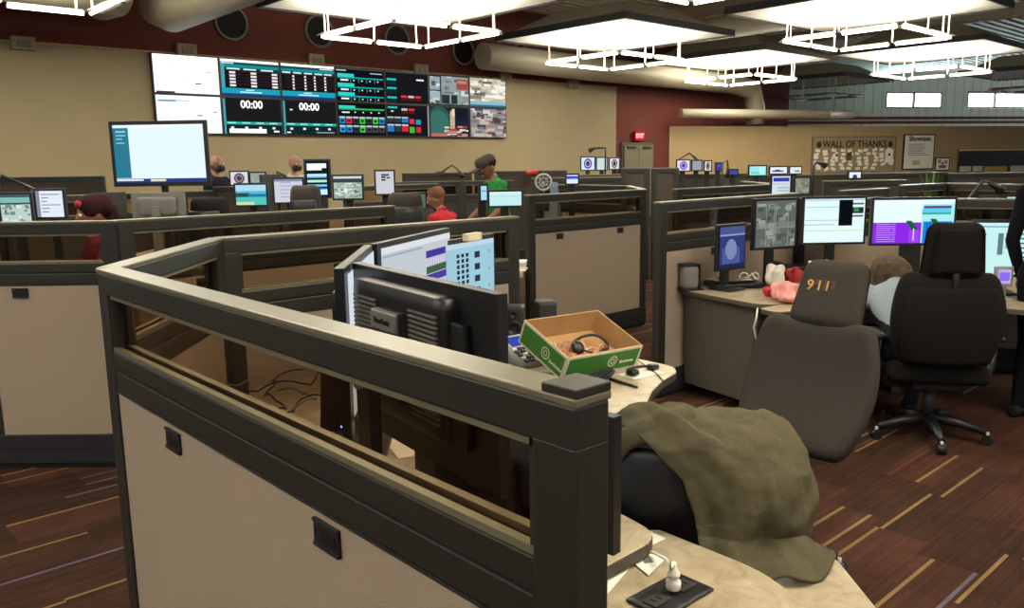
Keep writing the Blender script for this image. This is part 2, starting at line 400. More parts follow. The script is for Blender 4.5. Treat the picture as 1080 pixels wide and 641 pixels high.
# ------------------------------------------------------------------ ducts and pipes
def duct(name, pts, r, label, m=DUCT, n=24):
    b = MB(); b.tube(pts, r, m, n); o = b.build(name)
    return tag(o, label, 'duct' if r > .1 else 'pipe')
p0 = onY(170, 12, 14.0)
duct('air_duct', [(p0.x, 14.1, 5.2), (p0.x, 14.05, p0.z+.35), (p0.x, 13.9, p0.z+.08), (p0.x, 13.6, p0.z), (p0.x, 6, p0.z+.1), (p0.x, -3, p0.z+.1)], .37, 'thick round duct ending above the left screens of the video wall')
p1 = onY(107, -2, 14.0)
duct('air_duct', [(p1.x, 14.2, 5.2), (p1.x, 14.15, p1.z+.3), (p1.x, 14.0, p1.z), (p1.x, 13.2, p1.z-.05), (p1.x-3, 13.0, p1.z), (p1.x-8, 13, p1.z)], .33, 'grey duct elbow behind the ring light in the top left corner')
duct('air_duct', [(12.5, 14.6, 4.0), (16, 14.6, 3.95), (22.3, 14.5, 3.9), (23.3, 14.4, 3.75), (23.5, 14.4, 3.2), (23.5, 14.4, 2.7)], .3, 'long duct along the red wall ending in a downward elbow')
duct('air_duct', [(17.4, 13.5, 4.8), (17.4, 6, 4.8), (17.4, -3, 4.8)], .36, 'wide duct crossing under the ceiling behind the large canopy light')
q0, q1 = onwall(718, 119.5, .6), onwall(905, 121, .6)
b = MB(); b.tube([q0, q1.lerp(q0, .18)], .13, DUCT, 20); b.tube([q1.lerp(q0, .18), q1.lerp(q0, .06), q1], [.13, .12, .06], SIL, 20)
tag(b.build('air_duct'), 'pale horizontal duct with silver tapered end above the tan partition', 'duct')
for k, (y_, lab) in enumerate(((125, 'upper thin red pipe running above the tan partition under the windows'), (129.5, 'lower thin red pipe running just above the tan partition top'))):
    A = onwall(752+k*20, y_, -.5-k*.3); B = onwall(1100, y_-1, -.5-k*.3)
    duct('sprinkler_pipe', [A, B], .05, lab, mat('red_pipe', '7c3a34', .5), 10)
for k, X in enumerate((6, 10.8, 16.6, 22.5)):
    b = MB(); b.box((X, 6, 5.15), (.18, 18, .03), DUCT); b.box((X, 6, 4.85), (.18, 18, .03), DUCT); b.box((X, 6, 5.0), (.03, 18, .28), DUCT)
    o = b.build('trim_%d' % (k+2)); o['kind'] = 'structure'
A = onY(541, 18, 12.0)
duct('sprinkler_pipe', [(11.2, 13, 4.75), (11.2, 4, 4.75)], .04, 'thin red brown pipe under the ceiling at the top middle', mat('red_pipe', '7c3a34', .5), 10)
# ================================================================== VIDEO WALL
def rect_screen(w_, h_, rects, y=-.001, x0=0, z0=0):
    """rects: (u0,v0,u1,v1,colour[,strength]) with v from the top; drawn on the glass as one mesh"""
    b = MB()
    for i, r in enumerate(rects):
        u0, v0, u1, v1, c = r[:5]; u0, v0, u1, v1 = [max(0, min(1, q)) for q in (u0, v0, u1, v1)]; st = r[5] if len(r) > 5 else 1.0
        X0, X1 = x0-w_/2+u0*w_, x0-w_/2+u1*w_; Z1, Z0 = z0+h_/2-v0*h_, z0+h_/2-v1*h_; Y = y-i*.00004
        b.face([(X0, Y, Z0), (X1, Y, Z0), (X1, Y, Z1), (X0, Y, Z1)], emit(c, st))
    return b
def disc_rects(cu, cv, ru, rv, c, n=9):
    out = []
    for k in range(n):
        a0_, a1_ = -1+2*k/n, -1+2*(k+1)/n; h_ = math.sqrt(max(0, 1-((a0_+a1_)/2)**2)); out.append((cu+ru*a0_, cv-rv*h_, cu+ru*a1_, cv+rv*h_, c))
    return out
RN = random.Random(3)
def blob(cols, n, u0=0, v0=0, u1=1, v1=1, s=.25, seed=1):
    R = random.Random(seed); out = []
    for _ in range(n):
        cu, cv = R.uniform(u0, u1), R.uniform(v0, v1); a, b_ = R.uniform(.03, s)*(u1-u0), R.uniform(.02, s*.6)*(v1-v0)
        out.append((max(u0, cu-a), max(v0, cv-b_), min(u1, cu+a), min(v1, cv+b_), R.choice(cols)))
    return out
def table_top(right):
    r = [(0, 0, 1, 1, '14141a'), (0, 0, 1, .07, 'f2f6f4', 1.3), (0, .07, 1, .14, '1e4450'), (0, .14, 1, .22, '1a8a8c'), (0, .22, 1, .29, '103a44')]
    if not right: r.append((0, .07, .06, 1, '4aa0b0')); r.append((.02, .09, .22, .12, 'd8eef0'))
    else: r.append((.72, .09, .98, .12, 'd8eef0'))
    for u in ((.1, .38, .68) if not right else (.02, .22, .42, .62, .8)): r.append((u, .235, u+(.22 if not right else .15), .275, 'd0f0f0'))
    for row in range(5):
        v = .33+row*.09; r.append((.08, v-.02, 1, v-.012, '5a3028'))
        for u in ((.14, .5, .87) if not right else (.2, .42, .6, .8)): r.append((u, v, u+(.1 if not right else .035), v+.055, 'e8e8e8'))
    r += [(0, .79, 1, .97, '1f9db4'), (0, .94, 1, 1, '1a3a80'), (.4, .82, .55, .85, 'c8f4f8'), (.3, .88, .68, .91, 'c8f4f8')]
    return r
def clock_bottom(right):
    r = [(0, 0, 1, 1, '1b1b1d'), (0, .02, .035, 1, '4aa0b0'), (0, .66, 1, .74, '22a898')]
    for k in range(4): r += [(.03+k*.24, .76, .24+k*.24, .97, '10262c'), (.11+k*.24, .8, .16+k*.24, .86, 'f0f0f0'), (.06+k*.24, .68, .2+k*.24, .705, 'c0f0e8')]
    r += ([(.08, .86, .72, .98, 'ffffff', 1.2), (.85, .9, .95, .95, 'f0f0f0')] if not right else [(.05, .92, .12, .96, 'f0f0f0'), (.12, .25, .17, .29, 'e0e0e0'), (.6, .92, .95, .95, 'a0a0a0')])
    return r
def list_top():
    r = [(0, 0, 1, 1, '101014'), (0, 0, 1, .04, '3a4048'), (.0, .06, .2, .09, 'c0d0d0'), (.7, .11, .96, .14, 'b0c0c0')]
    for k, v in enumerate((.17, .46, .74)):
        r += [(.02, v, .36, v+.1, '2ed0c8'), (.02, v+.1, .98, v+.14, '18a8a8'), (.08, v+.17, .24, v+.22, 'f0f0f0')]
        for q in range(4): r.append((.34+q*.17, v+.18, .37+q*.17, v+.22, 'e0e0e0')); r.append((.28+q*.17, v+.15, .29+q*.17, v+.26, '28c0b8'))
    return r
def list_bottom():
    r = [(0, 0, 1, 1, '101014'), (.02, .08, .36, .16, '2ed0c8'), (.02, .16, .98, .21, '22b860'), (.08, .27, .24, .31, 'f0f0f0')]
    for q in range(4): r.append((.34+q*.17, .26, .37+q*.17, .3, 'e0e0e0'))
    pal = [['2478c0', 'd02838', '303038', '38b838', '303038', '38b838', '2478c0'], ['2098c8', '2478c0', '303038', '38c038', '404048', '404048', '404048']]
    for rr in range(2):
        for q in range(7):
            v = .42+rr*.27; u = .02+q*.14; r += [(u, v, u+.12, v+.22, pal[rr][q]), (u, v, u+.12, v+.05, 'b8c8c8'), (u+.03, v+.1, u+.09, v+.16, '101820')]
    return r
def but(top):
    r = [(0, 0, 1, 1, '17171b')]
    if top:
        r += [(0, 0, 1, .03, '404850'), (.72, .2, .9, .25, 'f0f0f0')]
        for v in (.22, .5, .8): r += [(.02, v, .24, v+.06, '28c0b8'), (.09, v+.12, .15, v+.17, 'e0e0e0'), (.02, v+.06, .24, v+.2, '0c2c30')]
        for k, c in enumerate(('e03040', 'c0c0c0', 'e03040')): r += [(.34+k*.17, .75, .48+k*.17, .82, c), (.34+k*.17, .82, .48+k*.17, .92, '501820')]
    else:
        r += [(.02, .05, .24, .11, '28c0b8'), (.09, .18, .15, .22, 'e0e0e0')]
        for k, c in enumerate(('c0c0c0', 'e03040')): r += [(.34+k*.17, .1, .48+k*.17, .17, c), (.34+k*.17, .17, .48+k*.17, .27, '501820')]
        for k, c in enumerate(('303840', '303840', '2478c0')): r += [(.0+k*.17, .4, .15+k*.17, .56, c), (.0+k*.17, .38, .15+k*.17, .42, 'b8c8c8')]
        for k, c in enumerate(('2478c0', '303840', 'd02838')): r += [(.0+k*.17, .64, .15+k*.17, .86, c), (.0+k*.17, .62, .15+k*.17, .67, 'b8c8c8')]
        r += [(.52, .44, .64, .6, 'e03040'), (.68, .46, .8, .62, '2098c8'), (.52, .7, .64, .9, '40b840'), (.68, .7, .8, .88, 'd02838'), (.97, 0, 1, 1, '9a9a9a')]
    return r
photo = ['8a9090', '6c7478', 'b8c0c0', '505658', 'd0d4d0', '98a8a4']
VW = {
 (0, 0): ([(0, 0, 1, 1, 'fdfdfb', 1.25), (.2, .28, .28, .3, 'e8b8b8'), (.06, .36, .12, .37, 'e8b8b8'), (.8, .4, .9, .42, 'd08080'), (.22, .55, .3, .56, 'e0b0b0'), (.62, .72, .72, .75, '303030'), (.5, .72, .6, .74, 'd0a0a0'), (.02, .96, .3, 1, '404040')], 'white web page, top left screen of the video wall'),
 (0, 1): ([(0, 0, 1, 1, 'eef7fc', 1.15), (.03, .12, .3, .17, '6a9cc0'), (.3, .12, .5, .15, 'b0c8d8'), (.62, .5, .7, .54, '90a0a8'), (.88, .4, .93, .44, '80a0b8')], 'pale web page, bottom left screen of the video wall'),
 (1, 0): (table_top(False), 'statistics table screen above the left clock'), (1, 1): (clock_bottom(False), 'dark screen showing the left clock of zeros'),
 (2, 0): (table_top(True), 'statistics table screen above the right clock'), (2, 1): (clock_bottom(True), 'dark screen showing the right clock of zeros'),
 (3, 0): (list_top(), 'screen of turquoise list bars in the top row'), (3, 1): (list_bottom(), 'screen with green and blue buttons under the turquoise list'),
 (4, 0): (but(True), 'mostly black screen with red tiles in the top row'), (4, 1): (but(False), 'mostly black screen with coloured tiles in the bottom row'),
 (5, 0): ([(0, 0, 1, 1, '20282a')]+[(0, .06, .26, .5, '8ca4a8')]+blob(photo, 8, 0, .06, .26, .5, .3, 2)+[(0, .54, .26, .97, '9cb0b4')]+blob(photo, 8, 0, .54, .26, .97, .3, 3)+[(.29, .03, 1, .97, '8c9c9a')]+blob(photo, 26, .29, .03, 1, .97, .2, 4)+[(.68, .1, 1, .45, '9a4a44'), (.7, .15, .95, .25, 'c08078'), (.3, .65, .5, .95, '283034'), (.54, .65, .7, .95, '283034')], 'screen split into small camera pictures'),
 (5, 1): ([(0, 0, 1, 1, '20242c')]+disc_rects(.22, .6, .32, .62, '2a5a52', 15)+disc_rects(.2, .62, .26, .5, '3a6c62', 15)+[(.5, .12, .62, .75, 'c8a890'), (.55, .05, .62, .3, 'e8d0b0')]+blob(['d8b0a8', 'c87c70', 'e8e0d8', '8a4a40', 'b09088'], 26, .35, .55, 1, 1, .18, 6)+[(.65, .05, .95, .45, '181c28'), (0, .9, .4, 1, 'c06858')], 'screen with a blurred news picture of a green shape'),
 (6, 0): ([(0, 0, 1, 1, 'b8b4a0')]+blob(['e8e4d8', 'd0c8b0', '8a8070', 'c8a890', 'f0f0e8', '6a6458'], 60, 0, 0, 1, .82, .16, 7)+[(0, .8, 1, .93, '86b8c8'), (0, .93, 1, 1, '386878')], 'top right screen of the video wall with an aerial picture'),
 (6, 1): ([(0, 0, 1, 1, '8f8a86')]+blob(['a8a4a4', '5c5c68', 'c0b0a4', '787484', 'd0ccc8', '4a4444', 'a07868'], 80, 0, 0, 1, 1, .13, 8), 'bottom right screen of the video wall with a grey rubble picture'),
}
edges = [onY(x, 100, WY-.12).x for x in (163, 234, 297.5, 355.5, 407.5, 453.5, 496, 535)]
VZ0, VZ1 = 2.21, 3.60; vh = (VZ1-VZ0)/2
for (c_, r_), (rects, lab) in VW.items():
    X0, X1 = edges[c_], edges[c_+1]; zc = VZ1-vh/2 if r_ == 0 else VZ0+vh/2
    t = thing('wall_display', lab, 'video wall screen', ((X0+X1)/2, WY-.06, zc-vh/2), 0, 'screens of the video wall')
    MB().box((0, .02, vh/2), (X1-X0-.006, .08, vh-.006), BLK).build('housing', t)
    MB.build(rect_screen(X1-X0-.05, vh-.045, rects, -.024, 0, vh/2), 'screen', t)
    if (c_, r_) in ((1, 1), (2, 1)):
        text_mesh('00:00', .2, emit('ffffff', 1.3), t, 'clock_digits', (-.02, -.03, vh*.80), (PI/2, 0, 0), .004)
# ================================================================== OFFICE PARTITIONS
def panel(p0, p1, label, solid=False, H=1.35, ports=(.25, .75), fabric=FABRIC, frame=FRAME):
    p0 = Vector((*p0, 0)); p1 = Vector((*p1, 0)); L = (p1-p0).length; a = math.atan2(p1.y-p0.y, p1.x-p0.x); T = .06
    t = thing('office_partition', label, 'partition', p0, a, 'office partitions')
    b = MB(); e = .075; o = 0.004
    if solid:
        b.box((L/2, 0, H-.03), (L-o, T, .06), frame); b.box((e/2+o/2, 0, H/2-.03), (e, T, H-.06), frame); b.box((L-e/2-o/2, 0, H/2-.03), (e, T, H-.06), frame)
        b.build('frame', t, bevel=.003)
        MB().box((L/2, 0, H-.03-.5*(H-.24)), (L-2*e, T-.02, H-.24), DFAB).build('fabric_panel', t)
    else:
        b.box((L/2, 0, H-.0375), (L-o, T, .055), frame)                     # top rail
        b.box((L/2, 0, 1.105), (L-2*e, T-.002, .05), frame); b.box((L/2, 0, 1.048), (L-2*e, T-.006, .056), frame); b.box((L/2, 0, 1.075), (L-2*e, T-.016, .01), GROOVE)
        b.box((L/2, 0, 1.016), (L-2*e, T-.004, .008), GROOVE)
        b.box((e/2+o/2, 0, .5*(H-.065)+.02), (e, T, H-.065-.03), frame); b.box((L-e/2-o/2, 0, .5*(H-.065)+.02), (e, T, H-.065-.03), frame)
        b.build('frame', t, bevel=.004)
        b = MB()
        for s_ in (-1, 1):                                                   # rounded glazing bead round the pane
            yb = s_*(T/2-.012)
            b.box((L/2, yb, H-.07), (L-2*e, .012, .012), CAP); b.box((L/2, yb, 1.134), (L-2*e, .016, .014), CAP)
            b.box((e+.006, yb, 1.21), (.012, .012, .15), frame); b.box((L-e-.006, yb, 1.21), (.012, .012, .15), frame)
        b.build('glazing_bead', t)
        MB().box((L/2, 0, 1.208), (L-2*e, .006, .155), GLASS).build('glass_pane', t)
        MB().box((L/2, 0, .60), (L-2*e, T-.012, .82), fabric).build('fabric_panel', t)
    MB().box((L/2, 0, H-.005), (L, T+.004, .012), CAP).build('top_cap', t, bevel=.003)
    b = MB(); b.box((L/2, 0, .11), (L-.02, T+.02, .16), BASEM); b.box((L/2, 0, .015), (L-.02, T, .03), GROOVE)
    for s_ in (-1, 1): b.box((L/2, s_*(T/2+.011), .12), (L-.04, .004, .008), GROOVE)
    b.build('base_raceway', t, bevel=.003)
    if not solid:
        for u in ports:
            if u*L < .15 or (1-u)*L < .15: continue
            for s_ in (-1, 1):
                b = MB(); y = s_*(T/2-.004)
                b.box((u*L, y, .975), (.085, .008, .05), BLK); b.box((u*L, y+s_*.004, .998), (.085, .006, .006), DKG); b.box((u*L, y+s_*.004, .952), (.085, .006, .006), DKG); b.box((u*L-.01, y+s_*.004, .974), (.045, .004, .018), GROOVE)
                b.build('cable_port', t)
    return t
def onwl(px, py, X): d = ray(px, py); return CP+d*(X/d.x)
t = panel((.70, .628), (.70, 2.43), 'nearest glazed partition running across the foreground with taupe fabric', ports=(.335, .735)); MB().box((.029, 0, 1.356), (.058, .062, .012), FRAME).build('end_post_cap', t, bevel=.002)
panel((.70, 2.43), (1.31, 3.14), 'short angled glazed partition at the far left corner of the nearest cubicle', ports=())
panel((1.31, 3.14), (2.89, 3.14), 'glazed partition closing the back of the nearest cubicle', ports=(.34, .75))
panel((1.40, 4.66), (3.17, 4.66), 'glazed partition behind the nearest cubicle under the row of lit monitors')
panel((.82, 5.16), (1.40, 4.62), 'angled glazed partition at the left picture edge with fabric down to the floor', ports=(.32,))
panel((.25, 6.6), (.82, 5.16), 'glazed partition beyond the left edge partition')
panel((4.86, 5.14), (6.44, 5.14), 'glazed partition in the middle with taupe fabric and two dark ports', ports=(.24, .76))
panel((6.44, 5.14), (7.3, 6.05), 'angled partition behind the right end of the middle glazed partition')
panel((7.3, 6.05), (7.45, 7.6), 'low partition edge receding behind the middle glazed partition')
panel((4.44, 3.43), (6.28, 3.43), 'glazed partition behind the small purple screen and grey speaker', ports=(.35,))
PW = atd(1100, 210, 6.0); W1 = (PW.x, PW.y); WM = ((6.28+W1[0])/2, (3.43+W1[1])/2)
panel((6.28, 3.43), WM, 'angled partition behind the map monitor and the bright white monitor', H=1.31, ports=())
panel(WM, W1, 'angled partition behind the purple spreadsheet monitor at the right', H=1.31, ports=())
panel((6.62, 4.9), (8.4, 4.84), 'partition beyond the right cubicle, under the seal screens', fabric=DFAB, ports=())
panel((8.4, 4.84), (9.4, 5.9), 'angled partition continuing behind the blue striped screen', fabric=DFAB, ports=())
panel((6.9, 3.36), (7.6, 3.28), 'short partition behind the wide white monitor of the right cubicle', fabric=DFAB, ports=())
panel((8.45, 3.5), (9.3, 3.4), 'partition below the framed poster on the tan wall', fabric=DFAB, ports=())
panel((9.3, 3.4), (8.9, 2.0), 'partition below the black banner at the right edge', fabric=DFAB, ports=())
panel((7.4, 10.9), (8.35, 10.35), 'partition in the far middle left of the woman in red', fabric=DFAB, ports=())
panel((8.35, 10.35), (9.0, 9.8), 'partition in the far middle behind the woman in red', fabric=DFAB, ports=())
panel((5.7, 9.5), (7.2, 9.45), 'partition behind the striped portrait monitor', fabric=DFAB, ports=())
panel((1.9, 9.6), (3.6, 9.6), 'partition behind the monitors at the left picture edge', fabric=DFAB, ports=())
panel((3.6, 9.6), (5.4, 9.65), 'partition under the large television', fabric=DFAB, ports=())
# ================================================================== DESKS
def roundpoly(pts, rads, n=6):
    out = []
    N_ = len(pts)
    for i in range(N_):
        p = Vector(pts[i]); a = Vector(pts[i-1]); c = Vector(pts[(i+1) % N_]); r = rads[i]
        if r == 0: out.append(tuple(p)); continue
        u = (a-p).normalized(); v = (c-p).normalized(); r_ = min(r, (a-p).length*.45, (c-p).length*.45)
        A, B = p+u*r_, p+v*r_
        for k in range(n+1):
            t_ = k/n; q = A*(1-t_)**2+p*2*t_*(1-t_)+B*t_*t_; out.append(tuple(q))
    return out
def desk(label, pts, rads, z, legs, th=.035, panels=()):
    cx = sum(p[0] for p in pts)/len(pts); cy = sum(p[1] for p in pts)/len(pts)
    t = thing('desk', label, 'desk', (cx, cy, 0))
    P = [(x-cx, y-cy) for x, y in roundpoly(pts, rads)]
    b = MB(); b.prism(P, z-th, z, LAM, EDGE); b.build('desktop', t, bevel=.006)
    for (x, y) in legs:
        b = MB(); b.box((x-cx, y-cy, (z-th)/2+.02), (.06, .06, z-th-.04), DKG); b.box((x-cx, y-cy, .02), (.5, .07, .04), DKG, rot=.8); b.build('leg', t, bevel=.004)
    for (x0, y0, x1, y1, h0, h1) in panels:
        L_ = math.hypot(x1-x0, y1-y0); b = MB(); b.box(((x0+x1)/2-cx, (y0+y1)/2-cy, (h0+h1)/2), (L_, .025, h1-h0), CABM, rot=math.atan2(y1-y0, x1-x0)); b.build('side_panel', t, bevel=.003)
    return t
curve = [(2.73, 1.99), (2.58, 1.95), (2.43, 1.885), (2.27, 1.79), (2.10, 1.69), (1.85, 1.55), (1.62, 1.40)]
desk('beige corner desk of the nearest cubicle carrying monitors, carton and phone', [(.755, 1.08), (1.47, 1.10), (1.5, 1.28)]+list(reversed(curve))+[(2.80, 2.06), (2.82, 3.03), (1.38, 3.03), (.77, 2.34)],
     [0, .09, 0]+[0]*6+[.05]+[.05, 0, 0, 0], .76, [(2.6, 2.9), (1.2, 1.4)], panels=[(2.78, 2.2, 2.78, 3.0, .1, .7)])
desk('small beige end desk in front with the power socket and white plug', [(.755, .58), (1.36, .58), (1.555, .86), (1.56, 1.18), (1.50, 1.24), (.755, 1.24)], [0, .05, .1, 0, 0, 0], .72, [(1.2, .8)])
desk('low beige wheeled surface under the hem of the olive jacket', [(1.40, .62), (1.62, .62), (1.86, .88), (1.80, 1.02), (1.60, 1.10), (1.50, .9)], [0, .03, .05, .03, 0, 0], .66, [])
b = MB(); b.cyl((0, 0, .05), (0, 0, .62), .03, None, BLK, 14); b.cyl((-.012, 0, .035), (.012, 0, .035), .035, None, BLK, 18)
tag(b.build('desk_castor', loc=(1.74, .93, 0)), 'black castor leg under the low wheeled surface', 'castor')
desk('beige corner desk of the right cubicle carrying the purple screen and tray', [(4.66, 3.38), (4.50, 2.68), (4.62, 2.58), (4.95, 2.62), (5.3, 2.75), (5.55, 3.38)], [0, .08, 0, 0, 0, 0], .74, [], panels=[(4.70, 3.36, 4.56, 2.74, .08, .70), (4.56, 2.74, 5.0, 2.72, .1, .70)])
desk('beige desk under the wide monitors and the slumped person', [(4.40, 2.62), (4.36, 2.48), (4.62, 2.34), (5.05, 2.22), (5.30, 1.95), (5.45, 1.2), (5.55, .3), (6.2, .3), (W1[0]-.05, W1[1]), (WM[0]-.05, WM[1]-.0), (6.2, 3.36), (5.58, 3.36), (5.33, 2.72), (4.98, 2.58)], [.03, .05]+[0]*12, .735, [(5.9, 2.5), (6.0, 1.2)])
def simple_desk(x0, y0, x1, y1, label, z=.74):
    t = thing('desk', label, 'desk', (x0, y0, 0)); b = MB(); b.box(((x1-x0)/2, (y1-y0)/2, z-.018), (x1-x0, y1-y0, .036), LAM); b.build('desktop', t, bevel=.004)
    for sx in (.03, x1-x0-.03): MB().box((sx, (y1-y0)/2, (z-.036)/2), (.03, (y1-y0)*.9, z-.036), CABM).build('side_panel', t)
    return t
# ================================================================== MONITORS
BASE_Z = .74
def monitor_at(loc, rz, w_, h_, zc, rects, label, name='monitor', cat='monitor', bez=BLK, group=None, base=True, bw=.018, depth=.045):
    t = thing(name, label, cat, loc, rz, group)
    b = MB(); b.box((0, .012, zc), (w_, depth*.6, h_), bez); b.rbox((0, .012+depth*.55, zc), (w_*.72, depth*.7, h_*.66), .012, bez, 3)
    b.build('housing', t, bevel=.004)
    iw, ih = w_-2*bw, h_-2*bw
    if rects: rect_screen(iw, ih, rects, -.0075-.0, 0, zc).build('screen', t)
    if base:
        b = MB(); b.box((0, .055, zc/2-.0), (.07, .03, zc), bez); b.build('stand', t, bevel=.004)
        b = MB(); b.box((0, .03, .008), (min(.26, w_*.55), .19, .016), bez); b.build('foot', t, bevel=.005)
    return t
def mon_px(x0, y0, x1, y1, depth, yaw, rects, label, bz=BASE_Z, **k):
    c = atd((x0+x1)/2, (y0+y1)/2, depth); w_ = (x1-x0)*depth/F/math.cos(math.radians(yaw)); h_ = (y1-y0)*depth/F
    if c.z-h_/2 < bz+.01: print('LOW MONITOR', label, round(c.z-h_/2, 2))
    return monitor_at((c.x, c.y, bz), CAMZ+math.radians(yaw), w_, h_, c.z-bz, rects, label, **k)
def doc(bg='e6eef2', seed=1, n=9, ink='6a7a88', side=None):
    R = random.Random(seed); r = [(0, 0, 1, 1, bg)]
    if side: r.append((0, 0, .14, 1, side))
    for k in range(n): v = .12+k*.8/n; r.append((.2, v, .2+R.uniform(.2, .7), v+.03, ink))
    return r
def seal(bg, c1='3a3468', c2='b8b0d8'):
    return [(0, 0, 1, 1, bg)]+disc_rects(.5, .5, .3, .42, c1, 11)+disc_rects(.5, .5, .22, .31, c2, 9)+disc_rects(.5, .5, .14, .2, c1, 7)
def mapr(bg, cols, seed=1, n=40, lines=True):
    r = [(0, 0, 1, 1, bg)]+blob(cols, n, .02, .05, .98, .98, .12, seed); R = random.Random(seed)
    if lines:
        for k in range(4): u = R.uniform(.1, .85); r.append((u, .05, u+.02, .98, cols[0])); v = R.uniform(.1, .9); r.append((.02, v, .98, v+.02, cols[0]))
    return r
# --- nearest cubicle monitors
def fit(P, Q): # panel ends at top edge -> centre, z turn, width
    return (P+Q)/2, math.atan2(Q.y-P.y, Q.x-P.x), (Q-P).length
def near_monitor(px0, px1, ztop, h_, label, rects, front, bez=BLK, desk_z=.76, vent=False):
    P, Q = onz(*px0, ztop), onz(*px1, ztop); c, a, w_ = fit(P, Q)
    if not front: a += PI        # we look at its back
    loc = (c.x, c.y, desk_z)
    t = monitor_at(loc, a, w_, h_, ztop-h_/2-desk_z, rects, label, bez=bez, base=not vent)
    return t, c, a, w_
MZ = 1.36
# M1: back view with vents
t, c, a, w_ = near_monitor((380, 276), (535, 309), MZ, .44, 'large black monitor seen from behind, vented back, beside the foreground partition', doc('cfd8e0', 3), False, vent=True)
zc = MZ-.22-.76
b = MB(); b.rbox((0.03, .042, zc+.03), (.47, .055, .33), .015, BLK, 4)
for s_ in (-1, 1):
    for k in range(22): b.box((.03+s_*.15, .071, zc-.09+k*.0115), (.13, .006, .005), GRY)
b.build('vented_back', t)
b = MB(); b.box((.03, .075, zc+.03), (.13, .03, .22), DKG); b.box((.03, .092, zc+.115), (.13, .012, .045), GRY); b.build('stand_bracket', t, bevel=.004)
b = MB(); b.lathe([(.001, 0), (.045, .002), (.05, .01), (.02, .02), (.001, .022)], (.03, .16, zc-.015), DKG, 20); b.cyl((.03, .1, zc-.01), (.03, .17, zc-.01), .018, .028, SIL, 16); b.build('hinge_knob', t)
b = MB(); b.box((.03, .14, zc/2), (.075, .03, zc), BLK); b.box((.03, .10, zc+.0), (.07, .1, .06), BLK); b.build('stand', t, bevel=.004)
b = MB(); b.box((.03, .1, .008), (.3, .22, .016), BLK); b.build('foot', t, bevel=.005)
text_mesh('ViewSonic', .02, BLK, t, 'brand_mark', (.03, .0995, zc+.115), (PI/2, 0, PI), .0003)
# M4 corner monitor between
t, c, a, w_ = near_monitor((362, 283), (392, 258), MZ-.0, .42, 'monitor seen edge on between the vented monitor and the purple chart monitor', doc('cfd8e0', 3), True)
# M2 and M3 fronts
charts = [(0, 0, 1, 1, 'bcc4cc'), (0, 0, 1, .06, 'd8dade'), (.02, .08, .55, .1, '9aa4ae')]
for k, c_ in enumerate(('463a9c', 'd2cce0', '42633c', '4e3fa4', 'd2cce0', '4a8e80', '4e3fa4', 'c4d0d0', '3c7c6c')): charts.append((.6, .14+k*.085, .99, .14+(k+1)*.085-.01, c_))
for k in range(14): charts.append((.62+k*.027, .14, .624+k*.027, .9, '2e2a66'))
t, c, a, w_ = near_monitor((397, 257), (474, 240), MZ-.0, .40, 'front of the monitor with purple and green chart bands', charts, True)
tiles = [(0, 0, 1, 1, '9ac4d6'), (.0, 0, 1, .07, 'b8d0dc')]
R = random.Random(5)
for cx in (.3, .38, .46, .62):
    for k in range(9 if cx < .6 else 4):
        v = .15+k*(.075 if cx < .6 else .17)
        tiles.append((cx, v, cx+(.05 if cx < .6 else .1), v+(.05 if cx < .6 else .09), '2c3440'))
for k in range(3): tiles.append((.88, .16+k*.25, .92, .2+k*.25, '70b870'))
t, c, a, w_ = near_monitor((458, 256), (521, 246), 1.31, .34, 'pale blue monitor with small dark icon blocks and a yellowed tag on its top edge', tiles, True, bez=DKG)
MB().box((.02, -.02, 1.31-.76+.004), (.11, .03, .03), mat('tag_tape', 'd8ccae', .7)).build('tape_tag', t)
# M5 low monitor behind the pane
P, Q = onz(648, 437, 1.10), onz(648, 437, 1.10)
t = monitor_at((1.235, 1.33, .76), math.radians(94), .56, .30, .20, doc('cfd8e0', 6), 'low black monitor standing behind the glass pane next to the partition end post')
MB().box((.12, .050, .22), (.05, .004, .022), SIL).build('rating_label', t)
# --- right cubicle monitors
mon_px(753, 236, 790, 285, 5.6, 36, [(0, 0, 1, 1, '303a72'), (0, 0, 1, .18, '4a5488'), (0, .18, 1, .22, '8a94b8'), (.1, .5, .8, .9, '4c568e')]+disc_rects(.45, .55, .22, .25, '7a84b0', 9)+[(.02, .9, 1, 1, '20284e')], 'dim purple blue monitor on the left end of the right cubicle desk')
mon_px(791, 209, 844, 263, 5.75, 22, mapr('5c6460', ['80887e', '48504c', '6c746e', '949c90'], 11, 60), 'dark grey street map monitor right of the purple blue one')
mon_px(845, 207, 914, 258, 6.1, 2, [(0, 0, 1, 1, 'dff6f6'), (.0, 0, 1, .05, 'b8d8e0'), (.57, .03, .8, .62, '0c0e14'), (.02, .18, .57, .2, 'a8c4cc'), (.02, .48, .57, .5, 'a8c4cc'), (.0, .58, .5, .6, '9ab8b0'), (.8, .1, .98, .14, '506068'), (.8, .2, .98, .34, '283038'), (.82, .22, .9, .3, '3a8c50'), (.8, .38, .98, .42, '506068'), (.02, .72, .98, .74, 'd8d890')], 'bright white wide monitor with a black notch in its page')
palm = [(0, 0, 1, 1, 'e4fbff'), (0, .52, .6, 1, '8a2ae0'), (.6, .1, 1, 1, 'a8e8f0'), (.62, .14, .96, .2, '5a5088'), (.6, .3, .96, .34, '2ca888'), (.6, .2, .96, .3, '60c8e8'), (.62, .5, .98, 1, '2080e0'), (.45, .7, .58, 1, 'a040f0')]
for k in range(9): palm += [(.04, .55+k*.05, .22+.03*(k % 3), .565+k*.05, 'c8a0f0'), (.24, .55+k*.05, .28, .565+k*.05, 'c8a0f0')]
for k in range(7): palm.append((.66+k*.04, .52, .68+k*.04, .98, '1868c8'))
